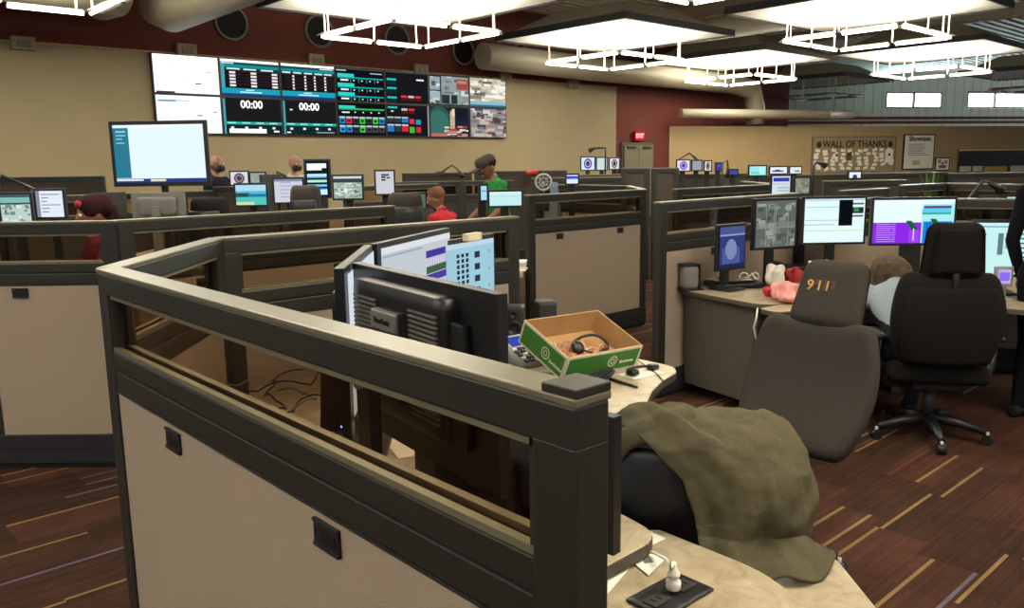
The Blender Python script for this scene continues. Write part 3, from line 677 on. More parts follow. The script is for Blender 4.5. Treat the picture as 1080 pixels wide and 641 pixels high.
for q, (u, v) in enumerate(((.48, .56), (.78, .52))):
    for k in range(6): palm.append((u-.07+.012*k, v-.08+.03*k, u+.0+.014*k, v-.04+.035*k, '1f5c34'))
    palm.append((u+.02, v+.1, u+.035, v+.38, 'c8d0f0'))
mon_px(919, 208, 1007, 259, 5.7, -3, palm, 'wide monitor with a violet spreadsheet and two dark green plants pictured')
icons = [(0, 0, 1, 1, 'c2ecec')]
for k in range(7): icons += [(.06, .22+k*.09, .2, .25+k*.09, '48646c'), (.7, .2+k*.09, .95, .23+k*.09, '48646c')]
icons += [(.42, .2, .52, .62, '607c88'), (.56, .2, .6, .5, '90a8b0'), (.05, .06, .95, .09, '88b0b8')]
mon_px(1028, 232, 1084, 292, 5.3, -14, icons, 'tilted pale cyan monitor with icon columns cut by the right picture edge', bez=DKG)
# small tablet-like violet display below it
mon_px(1050, 281, 1068, 302, 5.15, -10, [(0, 0, 1, 1, 'b8a8e0'), (.1, .2, .9, .8, '8868e8')], 'small violet display under the tilted cyan monitor', bez=SIL, bz=.735)
# --- background monitors
bg = [
 (0, 203, 34, 236, 6.6, 6, mapr('b8ccc8', ['88a4a0', '708c88', 'd8e4e0', '5c7c74'], 21, 30, False)+[(0, 0, 1, .1, '48585c'), (0, .1, 1, .3, '7cb8b0'), (0, .3, 1, .36, '30484c')], 'pale green weather picture monitor at the left picture edge'),
 (36, 199, 70, 231, 6.7, -4, doc('dde6f2', 22, 6, '5a5878', '8a8498'), 'white document monitor second from the left picture edge'),
 (247, 193, 283, 218, 7.6, 0, [(0, 0, 1, 1, '58b4d8'), (0, 0, 1, .3, 'a8d8ec'), (0, .4, .45, .62, '24504c'), (.4, .45, 1, .6, '1c7c98'), (0, .6, 1, 1, '50c0b8'), (0, .85, .6, 1, 'c8dca0')], 'beach wallpaper monitor left of the grey chair'),
 (242, 180, 263, 196, 10.5, 0, seal('d8d4dc', '38405c', 'a08080'), 'small monitor with a round seal behind the beach wallpaper'),
 (263, 181, 281, 194, 10.6, 0, doc('9aa49c', 24, 5), 'small grey green monitor behind the beach wallpaper'),
 (288, 187, 321, 215, 7.8, 4, doc('c8ccdc', 25, 5, '8a90a8')+[(0, 0, 1, .1, '8088a0')], 'pale lilac document monitor left of the striped portrait monitor'),
 (321, 168, 349, 209, 7.9, 3, [(0, 0, 1, 1, '101c28'), (.06, .07, .9, .2, 'f4fafa'), (.06, .2, .7, .26, 'f4fafa'), (.06, .36, .9, .44, 'b8e4f4'), (.06, .44, .9, .48, '4898c8'), (.06, .53, .9, .6, 'b8e4c8'), (.06, .66, .9, .72, '78c8f0'), (.06, .76, .9, .8, '3070b0'), (.1, .85, .5, .92, '38506c'), (.6, .8, .9, .95, 'c8e8f8')], 'tall portrait monitor with white, blue and green stripes'),
 (350, 184, 384, 211, 7.8, -4, [(0, 0, 1, 1, '9cb0a4'), (0, 0, 1, .1, 'c8d8d0'), (0, .1, 1, .28, '38444c')]+blob(['c8d4c8', '788c80', '586c60', 'e0e8dc'], 40, .02, .3, .98, .98, .12, 27)+disc_rects(.42, .65, .08, .13, 'dce8dc', 7), 'pale map monitor right of the striped portrait monitor'),
 (395, 179, 417, 206, 8.6, 6, [(0, 0, 1, 1, 'c8c8d4'), (.3, .12, .75, .2, '40444c'), (.3, .22, .55, .3, '40444c'), (.6, .25, .8, .32, '40444c'), (.3, .34, .55, .42, '40444c')], 'small black framed portrait monitor with a lilac page'),
 (432, 203, 448, 222, 7.6, 55, [(0, 0, 1, 1, '4c6c60'), (.1, .1, .6, .3, '70c8a0')], 'dark monitor turned sideways left of the woman in red'),
 (514, 200, 552, 219, 6.8, 8, [(0, 0, 1, 1, 'c0e8e8'), (0, 0, 1, .1, 'e0f4f4'), (.05, .3, .9, .33, 'a0d0d4')], 'bright pale cyan monitor in front of the man in the green shirt'),
 (505, 194, 515, 213, 7.2, 20, [(0, 0, 1, 1, 'a8d4ec'), (.1, .3, .9, .4, '6098c0')], 'narrow pale blue monitor slice left of the bright cyan monitor'),
 (596, 183, 611, 195, 9.6, 0, [(0, 0, 1, 1, 'd8e4f8'), (0, 0, 1, .12, 'd8e4f8'), (0, .12, 1, .35, '3838c8'), (0, .35, 1, .5, '8080d8')], 'little blue banded monitor behind the middle partition'),
 (612, 165, 628, 180, 13.5, 0, seal('d0e0f8'), 'left one of the two dark seal monitors beside the exit door'),
 (628.5, 165.5, 641, 180, 13.6, 0, doc('c8dcd4', 28, 3, 'a8bcb4'), 'blank pale green monitor between the two seal monitors left of the door'),
 (642, 166, 654, 179, 13.7, 0, seal('d8d8d8', '303030', 'a8a8a8'), 'black and white seal monitor just left of the exit door'),
 (713, 168, 728.5, 181, 12.0, 0, seal('e4d8f8', '503a90', 'c0a8e0'), 'purple seal monitor under the tan partition wall, first of its row'),
 (729, 168.5, 741, 180.5, 12.0, 0, doc('98a0ac', 29, 4, '808894'), 'plain grey monitor right of the purple seal'),
 (742, 169, 751, 181, 12.1, 0, seal('d8d4c8', '303030', '988c80'), 'small grey seal monitor right of the plain grey one'),
 (754, 171, 762, 181, 12.1, 0, [(0, 0, 1, 1, '3c3c90'), (.2, .2, .8, .5, '5858b0')], 'tiny dark blue monitor behind the right cubicle'),
 (768, 178, 779, 185, 11.5, 0, [(0, 0, 1, 1, '4050a0'), (.2, .2, .8, .5, '303c80')], 'low dim blue monitor right of the tiny dark blue one'),
 (789, 174, 809, 186, 11.0, 0, [(0, 0, 1, 1, '9ce4ec'), (.1, .6, .6, .9, '70d8b8'), (.6, .1, .9, .8, 'b8f0f4')], 'bright cyan monitor left of the note board'),
 (811, 175, 831, 184, 12.0, 0, [(0, 0, 1, 1, 'e4e8f4'), (.1, .55, .8, .75, '303c60'), (.3, .4, .6, .55, '384468')], 'white monitor with a dark car shape left of the note board'),
 (832, 175, 846, 184, 12.2, 0, [(0, 0, 1, 1, 'dce4e8'), (.4, .5, .9, .8, '8090a0')], 'white monitor just below the left edge of the note board'),
 (812, 184, 835, 206, 8.2, 4, [(0, 0, 1, 1, 'd0d8e8'), (.05, .08, .95, .3, '3838b0'), (.05, .4, .95, .48, 'b8c8c8'), (.3, .6, .95, .7, 'a8bcb8'), (.3, .78, .95, .88, 'a8bcb8')], 'monitor with a blue banner above the street map monitor'),
 (837, 186, 855, 206, 8.2, -4, mapr('78786c', ['989888', '585c54', 'a8a898'], 31, 26), 'grey map monitor above the bright white wide monitor'),
 (894, 180, 909, 189, 10.0, 0, [(0, 0, 1, 1, 'dce8f8')]+disc_rects(.5, .8, .2, .4, '2c3c68', 7), 'small white monitor with a dark arch below the note board'),
 (1034, 206, 1056, 216, 6.3, 0, [(0, 0, 1, 1, '7898b0'), (0, 0, 1, .3, '5c7890')], 'dull blue monitor top behind the right partition'),
 (1059, 205, 1082, 217, 6.3, 0, [(0, 0, 1, 1, 'a8ccd4'), (.2, .5, .8, 1, '587c88')], 'pale cyan monitor top behind the right partition at the picture edge'),
]
for k, r in enumerate(bg): mon_px(*r)
# big television on a pole stand
t = mon_px(116, 128, 221, 196, 8.6, -3, [(0, 0, 1, 1, 'dceef6', 1.05), (0, .05, .17, .92, '2c7890'), (.03, .1, .14, .13, '8cc8d8'), (.03, .17, .14, .19, '8cc8d8'), (.03, .23, .1, .25, '8cc8d8'), (.03, .3, .12, .32, '8cc8d8'), (.17, 0, 1, .05, 'eef8fa'), (0, .93, 1, 1, '2a3c78'), (.0, .94, .3, .97, 'd8e4f0'), (.38, .94, .55, .98, 'e0d8c8'), (.2, .4, .95, .402, 'c0d8e4'), (.2, .65, .95, .652, 'c8dce4')], 'large black framed television with a white page and blue side bar', name='television', cat='television', bw=.04)
# grey monitor seen from behind plus dark slabs near it
for (x0, y0, x1, y1, d, yaw, lab) in ((139, 203, 198, 231, 6.2, 172, 'wide grey monitor seen from behind under the television'), (110, 203, 127, 230, 6.3, 60, 'dark grey narrow monitor seen from the side behind the woman in the head scarf'),
     (281, 184, 293, 206, 8.4, 70, 'dark slab monitor seen from the side between the beach and lilac screens')):
    c = atd((x0+x1)/2, (y0+y1)/2, d); w_ = abs((x1-x0)*d/F/math.cos(math.radians(yaw))); h_ = (y1-y0)*d/F
    monitor_at((c.x, c.y, .74), CAMZ+math.radians(yaw), w_, h_, c.z-.74, None, lab, bez=GRY if yaw > 100 else DKG)
# ------------------------------------------------------------------ background rows of dark partitions and desks
def row(px0, px1, ytop, d, label, d1=None):
    A = atd(px0, ytop, d); B = atd(px1, ytop, d1 or d); H = (A.z+B.z)/2
    return panel((A.x, A.y), (B.x, B.y), label, solid=True, H=max(1.1, H))
row(424, 498, 182, 13.2, 'dark solid partition row left of the man in the green shirt')
row(500, 598, 180, 13.6, 'dark solid partition row behind the man in the green shirt')
row(600, 655, 184, 11.2, 'low dark partition below the two seal screens beside the door')
row(655, 685.5, 177, 11.2, 'dark solid partition left of the pale seam in front of the exit door')
row(687, 716, 177, 11.2, 'dark solid partition right of the pale seam in front of the exit door')
row(716, 800, 183, 12.6, 'dark partition row under the purple seal screens')
row(801, 905, 184, 12.8, 'dark partition row under the note board')
row(906, 1000, 182, 12.2, 'dark partition row under the framed poster')
row(1001, 1090, 182, 12.0, 'dark partition row under the black banner')
row(868, 955, 190, 9.4, 'second dark partition row below the note board')
row(560, 655, 187, 10.5, 'dark partition behind the blue banded screen in the middle')
row(-8, 110, 186, 9.6, 'dark partition row below the beige wall at the left edge')
row(225, 345, 196, 9.6, 'dark partition row below the two bald men')
def bg_desk(px0, px1, d, label, dep=.75):
    A = atd(px0, 200, d); B = atd(px1, 200, d); L = (B-A).length; c = (A+B)/2
    t = thing('desk', label, 'desk', (c.x, c.y, 0), CAMZ)
    b = MB(); b.box((0, .05, .722), (L, dep, .036), LAM); b.build('desktop', t)
    for s_ in (-1, 1): MB().box((s_*(L/2-.04), .05, .352), (.03, dep*.9, .704), CABM).build('side_panel', t)
    return t
bg_desk(-6, 76, 6.65, 'desk under the two monitors at the left picture edge')
bg_desk(108, 200, 6.25, 'desk under the wide grey monitor back')
bg_desk(140, 200, 8.6, 'narrow desk carrying the large television')
bg_desk(238, 285, 10.55, 'desk under the two small far screens left of the bald man', .5)
bg_desk(244, 388, 7.75, 'long desk under the beach, lilac, striped and map screens')
bg_desk(392, 420, 8.6, 'small desk under the black framed portrait monitor', .5)
bg_desk(426, 454, 7.6, 'small desk under the sideways monitor near the woman in red', .6)
bg_desk(500, 550, 6.9, 'desk under the bright cyan monitor in front of the man in green', .8)
bg_desk(594, 614, 9.6, 'small desk under the blue banded screen', .35)
bg_desk(607, 658, 13.6, 'far desk under the seal screens beside the door', .6)
bg_desk(708, 770, 12.05, 'far desk under the purple seal screens', .5)
bg_desk(766, 812, 11.2, 'far desk under the bright cyan screen', .9)
bg_desk(812, 850, 12.1, 'far desk under the white screens left of the note board', .5)
bg_desk(808, 860, 8.2, 'desk under the blue banner screen beyond the right cubicle', .6)
bg_desk(846, 872, 10.5, 'narrow far desk carrying the small black lamp', .5)
bg_desk(888, 930, 10.0, 'far desk under the small white arch screen', .5)
bg_desk(1028, 1090, 6.85, 'desk just behind the right partition at the picture edge', .5)
# small dark devices and paper stacks on the far partitions and desks
def far_lamp(pts, d, label, top=False):
    P = [atd(x, y, d) for x, y in pts]; base = P[0].copy(); base.z = (P[0].z if top else .74)
    t = thing('desk_lamp', label, 'desk lamp', base, 0)
    Q = [p-base for p in P]
    MB().cyl((0, 0, 0), (0, 0, .02), .08, .07, BLK, 18).build('foot', t)
    b = MB(); b.tube([Vector((0, 0, .01))]+Q, .014, BLK, 8); b.build('arm', t)
    h = MB(); dr = (Q[-1]-Q[-2]).normalized(); h.tube([Q[-1]-dr*.03, Q[-1]+dr*.04+Vector((0, 0, -.02)), Q[-1]+dr*.09+Vector((0, 0, -.05))], [.014, .03, .042], BLK, 14); h.build('lamp_shade', t)
    return t
far_lamp([(1, 200), (2, 185), (28, 196)], 6.9, 'black angle lamp reaching over the monitors at the left picture edge')
far_lamp([(293, 190), (292, 181), (301, 186)], 7.9, 'small black arm lamp behind the lilac document monitor')
far_lamp([(465, 182), (477, 174), (484, 180)], 12.95, 'black arm lamp on the far partition left of the man in green', True)
far_lamp([(638.5, 165), (638.5, 156), (627, 156)], 13.2, 'thin angular lamp standing high left of the exit door')
far_lamp([(716, 168), (727, 161.5), (733, 166)], 12.3, 'thin black arm lamp above the purple seal screen')
far_lamp([(762, 172), (767, 169), (768, 177)], 11.6, 'short hooked lamp right of the tiny dark blue monitor')
far_lamp([(858, 176), (861, 171), (864, 171)], 10.5, 'small black lamp in front of the note board')
far_lamp([(1018, 214), (1037, 191), (1046, 193)], 6.9, 'black reading lamp with angled arm above the right partition')
# ------------------------------------------------------------------ wall of thanks, posters
def wall_item(x0, y0, x1, y1, off=.02):
    A = onwall(x0, y0, off); B = onwall(x1, y1, off); return A, B, math.hypot(B.x-A.x, B.y-A.y), A.z-B.z
A, B, W_, H_ = wall_item(857, 144.5, 942, 181, .0)
t = thing('notice_board', 'tan notice board on the partition wall headed wall of thanks', 'notice board', ((A.x+B.x)/2+pn.x*.0, (A.y+B.y)/2+pn.y*.0, B.z), pang)
MB().box((0, -.02, H_/2), (W_, .03, H_), mat('board_face', '97845c', .8)).build('board', t)
b = MB()
for s_ in (-1, 1): b.box((s_*W_/2, -.025, H_/2), (.04, .05, H_+.04), GRY); b.box((0, -.025, H_/2+s_*H_/2), (W_+.04, .05, .04), GRY)
b.build('frame', t)
text_mesh('WALL OF THANKS', .29, BLK, t, 'heading', (0, -.04, H_*.79), (PI/2, 0, 0), .008)
for s_ in (-1, 1):
    b = MB(); b.lathe([(.03, 0), (.09, .0), (.1, .01), (.03, .01)], (0, 0, 0), DKG, 10); b.build('heading_rosette', t, loc=(s_*W_*.43, -.04, H_*.79), rot=(PI/2, 0, 0))
R = random.Random(12); note = None
cx, cy = (A.x+B.x)/2, (A.y+B.y)/2
for k in range(58):
    rowk = k//10; u = (-.45+.1*(k % 10)+R.uniform(-.02, .02))*W_*.98; v = H_*(.62-.1*rowk+R.uniform(-.02, .02))
    if note is None:
        note = MB().box((0, -.004, 0), (.17, .006, .085), PAPER).build('paper_note'); o = note
        tag(o, 'small cream paper slip, one of the rows pinned on the notice board', 'note', 'thank you slips on the notice board')
    else: o = copy_tree(note)
    o.location = (cx+pd.x*u+pn.x*.043, cy+pd.y*u+pn.y*.043, B.z+v); o.rotation_euler = (0, R.uniform(-.35, .35), pang)
for (x, w2, h2, lab) in ((-.22*W_, .1, .3, 'tall narrow paper pinned left of centre on the notice board'), (.42*W_, .3, .42, 'white sheet with a dark dot pinned at the right of the notice board'), (-.07*W_, .2, .26, 'small dark green sheet pinned in the middle of the notice board')):
    o = MB().box((0, -.006, 0), (w2, .008, h2), mat('green_sheet', '4c5638', .8) if 'green' in lab else PAPER).box((0, -.012, .05), (.08, .004, .08), DKG).build('paper_sheet', loc=(cx+pd.x*x+pn.x*.052, cy+pd.y*x+pn.y*.052, B.z+H_*.45), rot=(0, 0, pang)); tag(o, lab, 'paper sheet')
def framed(x0, y0, x1, y1, name, label, cat, face, rects, bez=BLK, m=.04):
    A, B, W_, H_ = wall_item(x0, y0, x1, y1, 0); t = thing(name, label, cat, ((A.x+B.x)/2, (A.y+B.y)/2, B.z), pang)
    MB().box((0, -.02, H_/2), (W_, .04, H_), bez).build('frame', t)
    b = MB(); b.box((0, -.042, H_/2), (W_-2*m, .006, H_-2*m), face)
    for i, (u0, v0, u1, v1, c) in enumerate(rects):
        w0, h0 = W_-2*m, H_-2*m; b.box(((u0+u1)/2*w0-w0/2, -.046-i*.0004, H_/2+h0/2-(v0+v1)/2*h0), ((u1-u0)*w0, .004, (v1-v0)*h0), mat('print_'+c, c, .7))
    b.build('print', t); return t, W_, H_
R = random.Random(4)
rr = [(.12, .26+k*.055, .12+R.uniform(.5, .78), .275+k*.055, '5a5450') for k in range(7)]+[(.3, .75, .55, .9, 'c8b078')]
t, W_, H_ = framed(953, 141.5, 983, 178.5, 'framed_poster', 'tall black framed poster of printed lines on the tan wall', 'poster', PAPER, rr)
text_mesh('Showcase', .22, BLK, t, 'heading', (0, -.055, H_*.87), (PI/2, 0, 0), .006)
framed(986, 166, 1000, 180, 'framed_picture', 'small framed picture with red and green specks right of the tall poster', 'picture', PAPER, [(.1, .1, .35, .4, '7a8a6c'), (.4, .35, .6, .55, 'b04030'), (.62, .15, .9, .45, '9a9484'), (.2, .6, .8, .85, '5a5a5c')])
t, W_, H_ = framed(1010, 157, 1100, 181, 'wall_banner', 'long dark banner with cream top edge on the tan wall at the right edge', 'banner', mat('banner_black', '1c1d22', .5), [(0, 0, 1, .06, 'e0c88c'), (.02, .72, .15, .95, 'c8c0ac'), (.17, .72, .28, .95, 'c8c0ac'), (.3, .74, .56, .98, 'b89048'), (.6, .74, .85, .98, 'c8c0ac'), (.35, .2, .6, .4, '34353c'), (.55, .35, .95, .55, '30323a')], mat('banner_edge', '7a6a48', .6), .02)
# ------------------------------------------------------------------ CHAIRS
def chair(loc, rz, label, cloth=BLKF, headrest=True, bw=.50, bh=.62, recline=.18, seat_z=.48, arms=True, text=None, shell=True, base=True, name='office_chair', sw=.52, shm=BLK):
    t = thing(name, label, 'chair', loc, rz)
    MB().rbox((0, -.02-(.52-sw)*.7, seat_z), (sw, sw*.96, .11), .05, cloth, 6).build('seat', t)
    Rk = Matrix.Translation((0, .24, seat_z+.06)) @ Matrix.Rotation(-recline, 4, 'X')
    def wb(p):
        q = p.copy(); f = (p.z/(bh/2)); q.x *= 1-.20*max(0, f)**2-.22*max(0, -f)**2
        q.y += -.05*(abs(p.x)/(bw/2))**2+.02*math.cos(f*2.2); return q
    MB().rbox((0, 0, bh/2), (bw, .11, bh), .05, cloth, 8, wb, Rk).build('backrest', t)
    if shell: MB().rbox((0, .065, bh/2-.02), (bw*.86, .035, bh*.82), .017, shm, 6, wb, Rk).build('back_shell', t)
    if headrest:
        def wh(p):
            q = p.copy(); f = p.z/.14; q.x *= 1-.14*(f+1)/2; q.y += (-.03*(abs(p.x)/.15)**2 if p.y > 0 else 0); return q
        MB().rbox((0, -.015, bh+.115), (.33, .125, .32), .06, cloth, 7, wh, Rk).build('headrest', t)
        MB().rbox((0, .055, bh+.13), (.26, .03, .24), .015, shm, 5, wh, Rk).build('headrest_shell', t)
        MB().cyl(Rk @ Vector((0, .05, bh-.12)), Rk @ Vector((0, .045, bh+.1)), .018, None, DKG, 12).build('headrest_post', t)
        if text:
            for ch, dx in zip(text, (-.042, 0, .036)):
                for nm, mt, ox, oy, oz, sz, bd in (('embroidered_digit', mat('gold_thread', 'b08a48', .6), -.035, -.0797, .14, .064, .0008), ('red_thread_digit', mat('red_thread', '4e2620', .6), -.012, -.0772, .148, .05, .003)):
                    o = text_mesh(ch, sz, mt, t, nm, (0, 0, 0), (0, 0, 0), bd); o.matrix_basis = Rk @ Matrix.Translation((ox+dx, oy, bh+oz)) @ Matrix.Rotation(PI/2, 4, 'X')
    if arms:
        for s_ in (-1, 1):
            b = MB(); b.tube([(s_*.24, .05, seat_z-.03), (s_*.30, .04, seat_z), (s_*.31, .03, seat_z+.17)], [.02, .022, .025], BLK, 10)
            b.rbox((s_*.31, -.02, seat_z+.19), (.075, .26, .035), .016, BLK, 4); b.build('armrest', t)
    if base:
        MB().cyl((0, 0, seat_z-.09), (0, 0, .1), .028, .035, DKG, 16).box((0, 0, seat_z-.075), (.26, .3, .04), BLK).build('gas_column', t)
        b = MB()
        for k in range(5):
            a = k*2*PI/5+.3; b.tube([(0, 0, .12), (.15*math.cos(a), .15*math.sin(a), .11), (.30*math.cos(a), .30*math.sin(a), .075)], [.035, .028, .02], BLK, 8)
        b.build('star_base', t)
        for k in range(5):
            a = k*2*PI/5+.3; x, y = .31*math.cos(a), .31*math.sin(a); b = MB(); b.cyl((x-.022*math.sin(a), y+.022*math.cos(a), .03), (x+.022*math.sin(a), y-.022*math.cos(a), .03), .03, None, BLK, 14); b.cyl((x, y, .03), (x, y, .075), .009, None, SIL, 8); b.build('castor', t)
    return t
# grey chair with 911 on its headrest: headrest centre at about 3.35 m
hc = atd(876, 310, 3.35)
chair((hc.x-.30, hc.y+.10, 0), CAMZ+math.radians(-48), 'large charcoal grey chair with gold numerals on its headrest', CHF, bw=.58, bh=.58, recline=.42, seat_z=.33, text='911', arms=False, sw=.42)
# black chair seen from behind, person in denim sits in it
bc = atd(985, 350, 4.75)
chair((bc.x, bc.y, 0), CAMZ+math.radians(168), 'tall black chair seen from behind with the slumped person in denim', BLKF, bw=.58, bh=.52, recline=.05, seat_z=.42, arms=True, shm=BLKF)
# chair under the olive jacket
jc = atd(748, 470, 2.10); jz = math.radians(0)
chair((jc.x+.20-.04, jc.y+.22+.04, 0), CAMZ+PI, 'black leather chair draped with the olive jacket', LEATH, headrest=False, bw=.44, bh=.44, recline=.04, seat_z=.46, arms=False)
# far chairs: only backs show
for (px, py, d, yaw, lab, m_, sc) in ((334, 214, 6.6, 175, 'grey chair back in front of the lilac document monitor', CHF, 1), (242, 226, 6.6, 165, 'low rounded dark chair back right of the grey monitor back', BLKF, .8),
        (420, 222, 6.4, 200, 'wide grey chair back in front of the sideways monitor', CHF, 1)):
    P = atd(px, py, d); chair((P.x, P.y, 0), CAMZ+math.radians(yaw), lab, m_, headrest=False, bw={334: .27, 242: .36}.get(px, .30), bh=max(.3, P.z+.15-.54), recline=.08, arms=False)
# ------------------------------------------------------------------ olive jacket over the chair back
def jacket():
    O = Vector((jc.x, jc.y, 0)); xr = Vector((RT.x, RT.y, 0)).normalized(); yr = Vector((FW.x, FW.y, 0)).normalized()
    path = [(.20, .74), (.18, .88), (.13, .955), (.05, .985), (-.05, .985), (-.115, .94), (-.145, .88), (-.165, .80), (-.18, .73), (-.22, .69), (-.30, .672)]
    xl = [-.22, -.23, -.24, -.235, -.21, -.15, -.09, -.065, -.06, -.06, -.07]
    xr_ = [.12, .14, .16, .19, .22, .255, .27, .265, .25, .27, .27]
    nu, nv = 64, 90; b = MB(); G = []
    def samp(L, t): k = min(int(t), len(L)-2); f = t-k; f = f*f*(3-2*f)*.5+f*.5; return L[k]*(1-f)+L[k+1]*f
    py = [p[0] for p in path]; pz = [p[1] for p in path]
    for j in range(nv+1):
        t = j/nv*(len(path)-1); rowv = []
        for i in range(nu+1):
            u = i/nu; x = samp(xl, t)*(1-u)+samp(xr_, t)*u; y = samp(py, t); z = samp(pz, t); v = j/nv
            # round away at both sides
            y += .13*u**3.2+.03*(1-u)**6; z -= .06*u**5*(1 if v < .8 else max(0, 1-(v-.8)*6)); z -= .025*(1-u)**5*(1 if v < .75 else 0)
            hang = max(0, min(1, (v-.42)*3))
            f1 = math.sin(u*17+v*3.5)*.5+math.sin(u*31-v*7+1.2)*.25
            left = math.exp(-((u-.22)/.16)**2)
            y -= hang*(.016*f1*(.35+left))*(1-.3*u)
            y -= hang*.05*math.exp(-((u-.62)/.25)**2)*math.sin(PI*min(1, max(0, (v-.42)/.38)))      # padded middle
            if v > .8:                                                                               # band over the hem
                y -= .018*math.sin(u*9+.6)*(v-.8)*5; z += .010*(math.sin(u*14)+1)*(v-.8)*3
            # creases on top
            d2 = math.exp(-((v-.36)/.10)**2); z += d2*(.018*math.sin(u*8+2.0+v*12)+.010*math.sin(u*19-v*20))
            dg = math.sin((u*1.0+v*2.2)*13)*.006*max(0, 1-abs(v-.55)*3.5); y -= dg
            z += .018*math.exp(-((u-.15-(v-.3))/.06)**2)*(1 if .25 < v < .5 else 0)
            z = max(z, .668)
            P = O+xr*x+yr*y; rowv.append(b.bm.verts.new((P.x-O.x, P.y-O.y, z)))
        G.append(rowv)
    mi = b.mi(OLIVE)
    for j in range(nv):
        for i in range(nu):
            f = b.bm.faces.new([G[j][i], G[j][i+1], G[j+1][i+1], G[j+1][i]]); f.material_index = mi; f.smooth = True
    o = b.build('jacket', loc=(O.x, O.y, 0)); tx = bpy.data.textures.new('cloth_creases', 'CLOUDS'); tx.noise_scale = .085; tx.noise_depth = 2
    dm_ = o.modifiers.new('creases', 'DISPLACE'); dm_.texture = tx; dm_.strength = .030; dm_.mid_level = .5
    so = o.modifiers.new('thickness', 'SOLIDIFY'); so.thickness = .008; so.offset = 0
    sm = o.modifiers.new('smooth', 'SUBSURF'); sm.levels = 1; sm.render_levels = 1
    tag(o, 'olive green jacket draped over the black chair back, hem on the low desk', 'jacket')
    # gathered sleeve hanging over the left shoulder of the chair
    b = MB(); pts = [O+xr*-.05+yr*.02+Vector((0, 0, .975)), O+xr*-.15+yr*-.02+Vector((0, 0, .962)), O+xr*-.22+yr*-.01+Vector((0, 0, .925)), O+xr*-.245+yr*.02+Vector((0, 0, .86))]
    b.tube([p-O for p in pts], [.035, .032, .03, .02], OLIVE, 14); b.build('sleeve', o)
jacket()
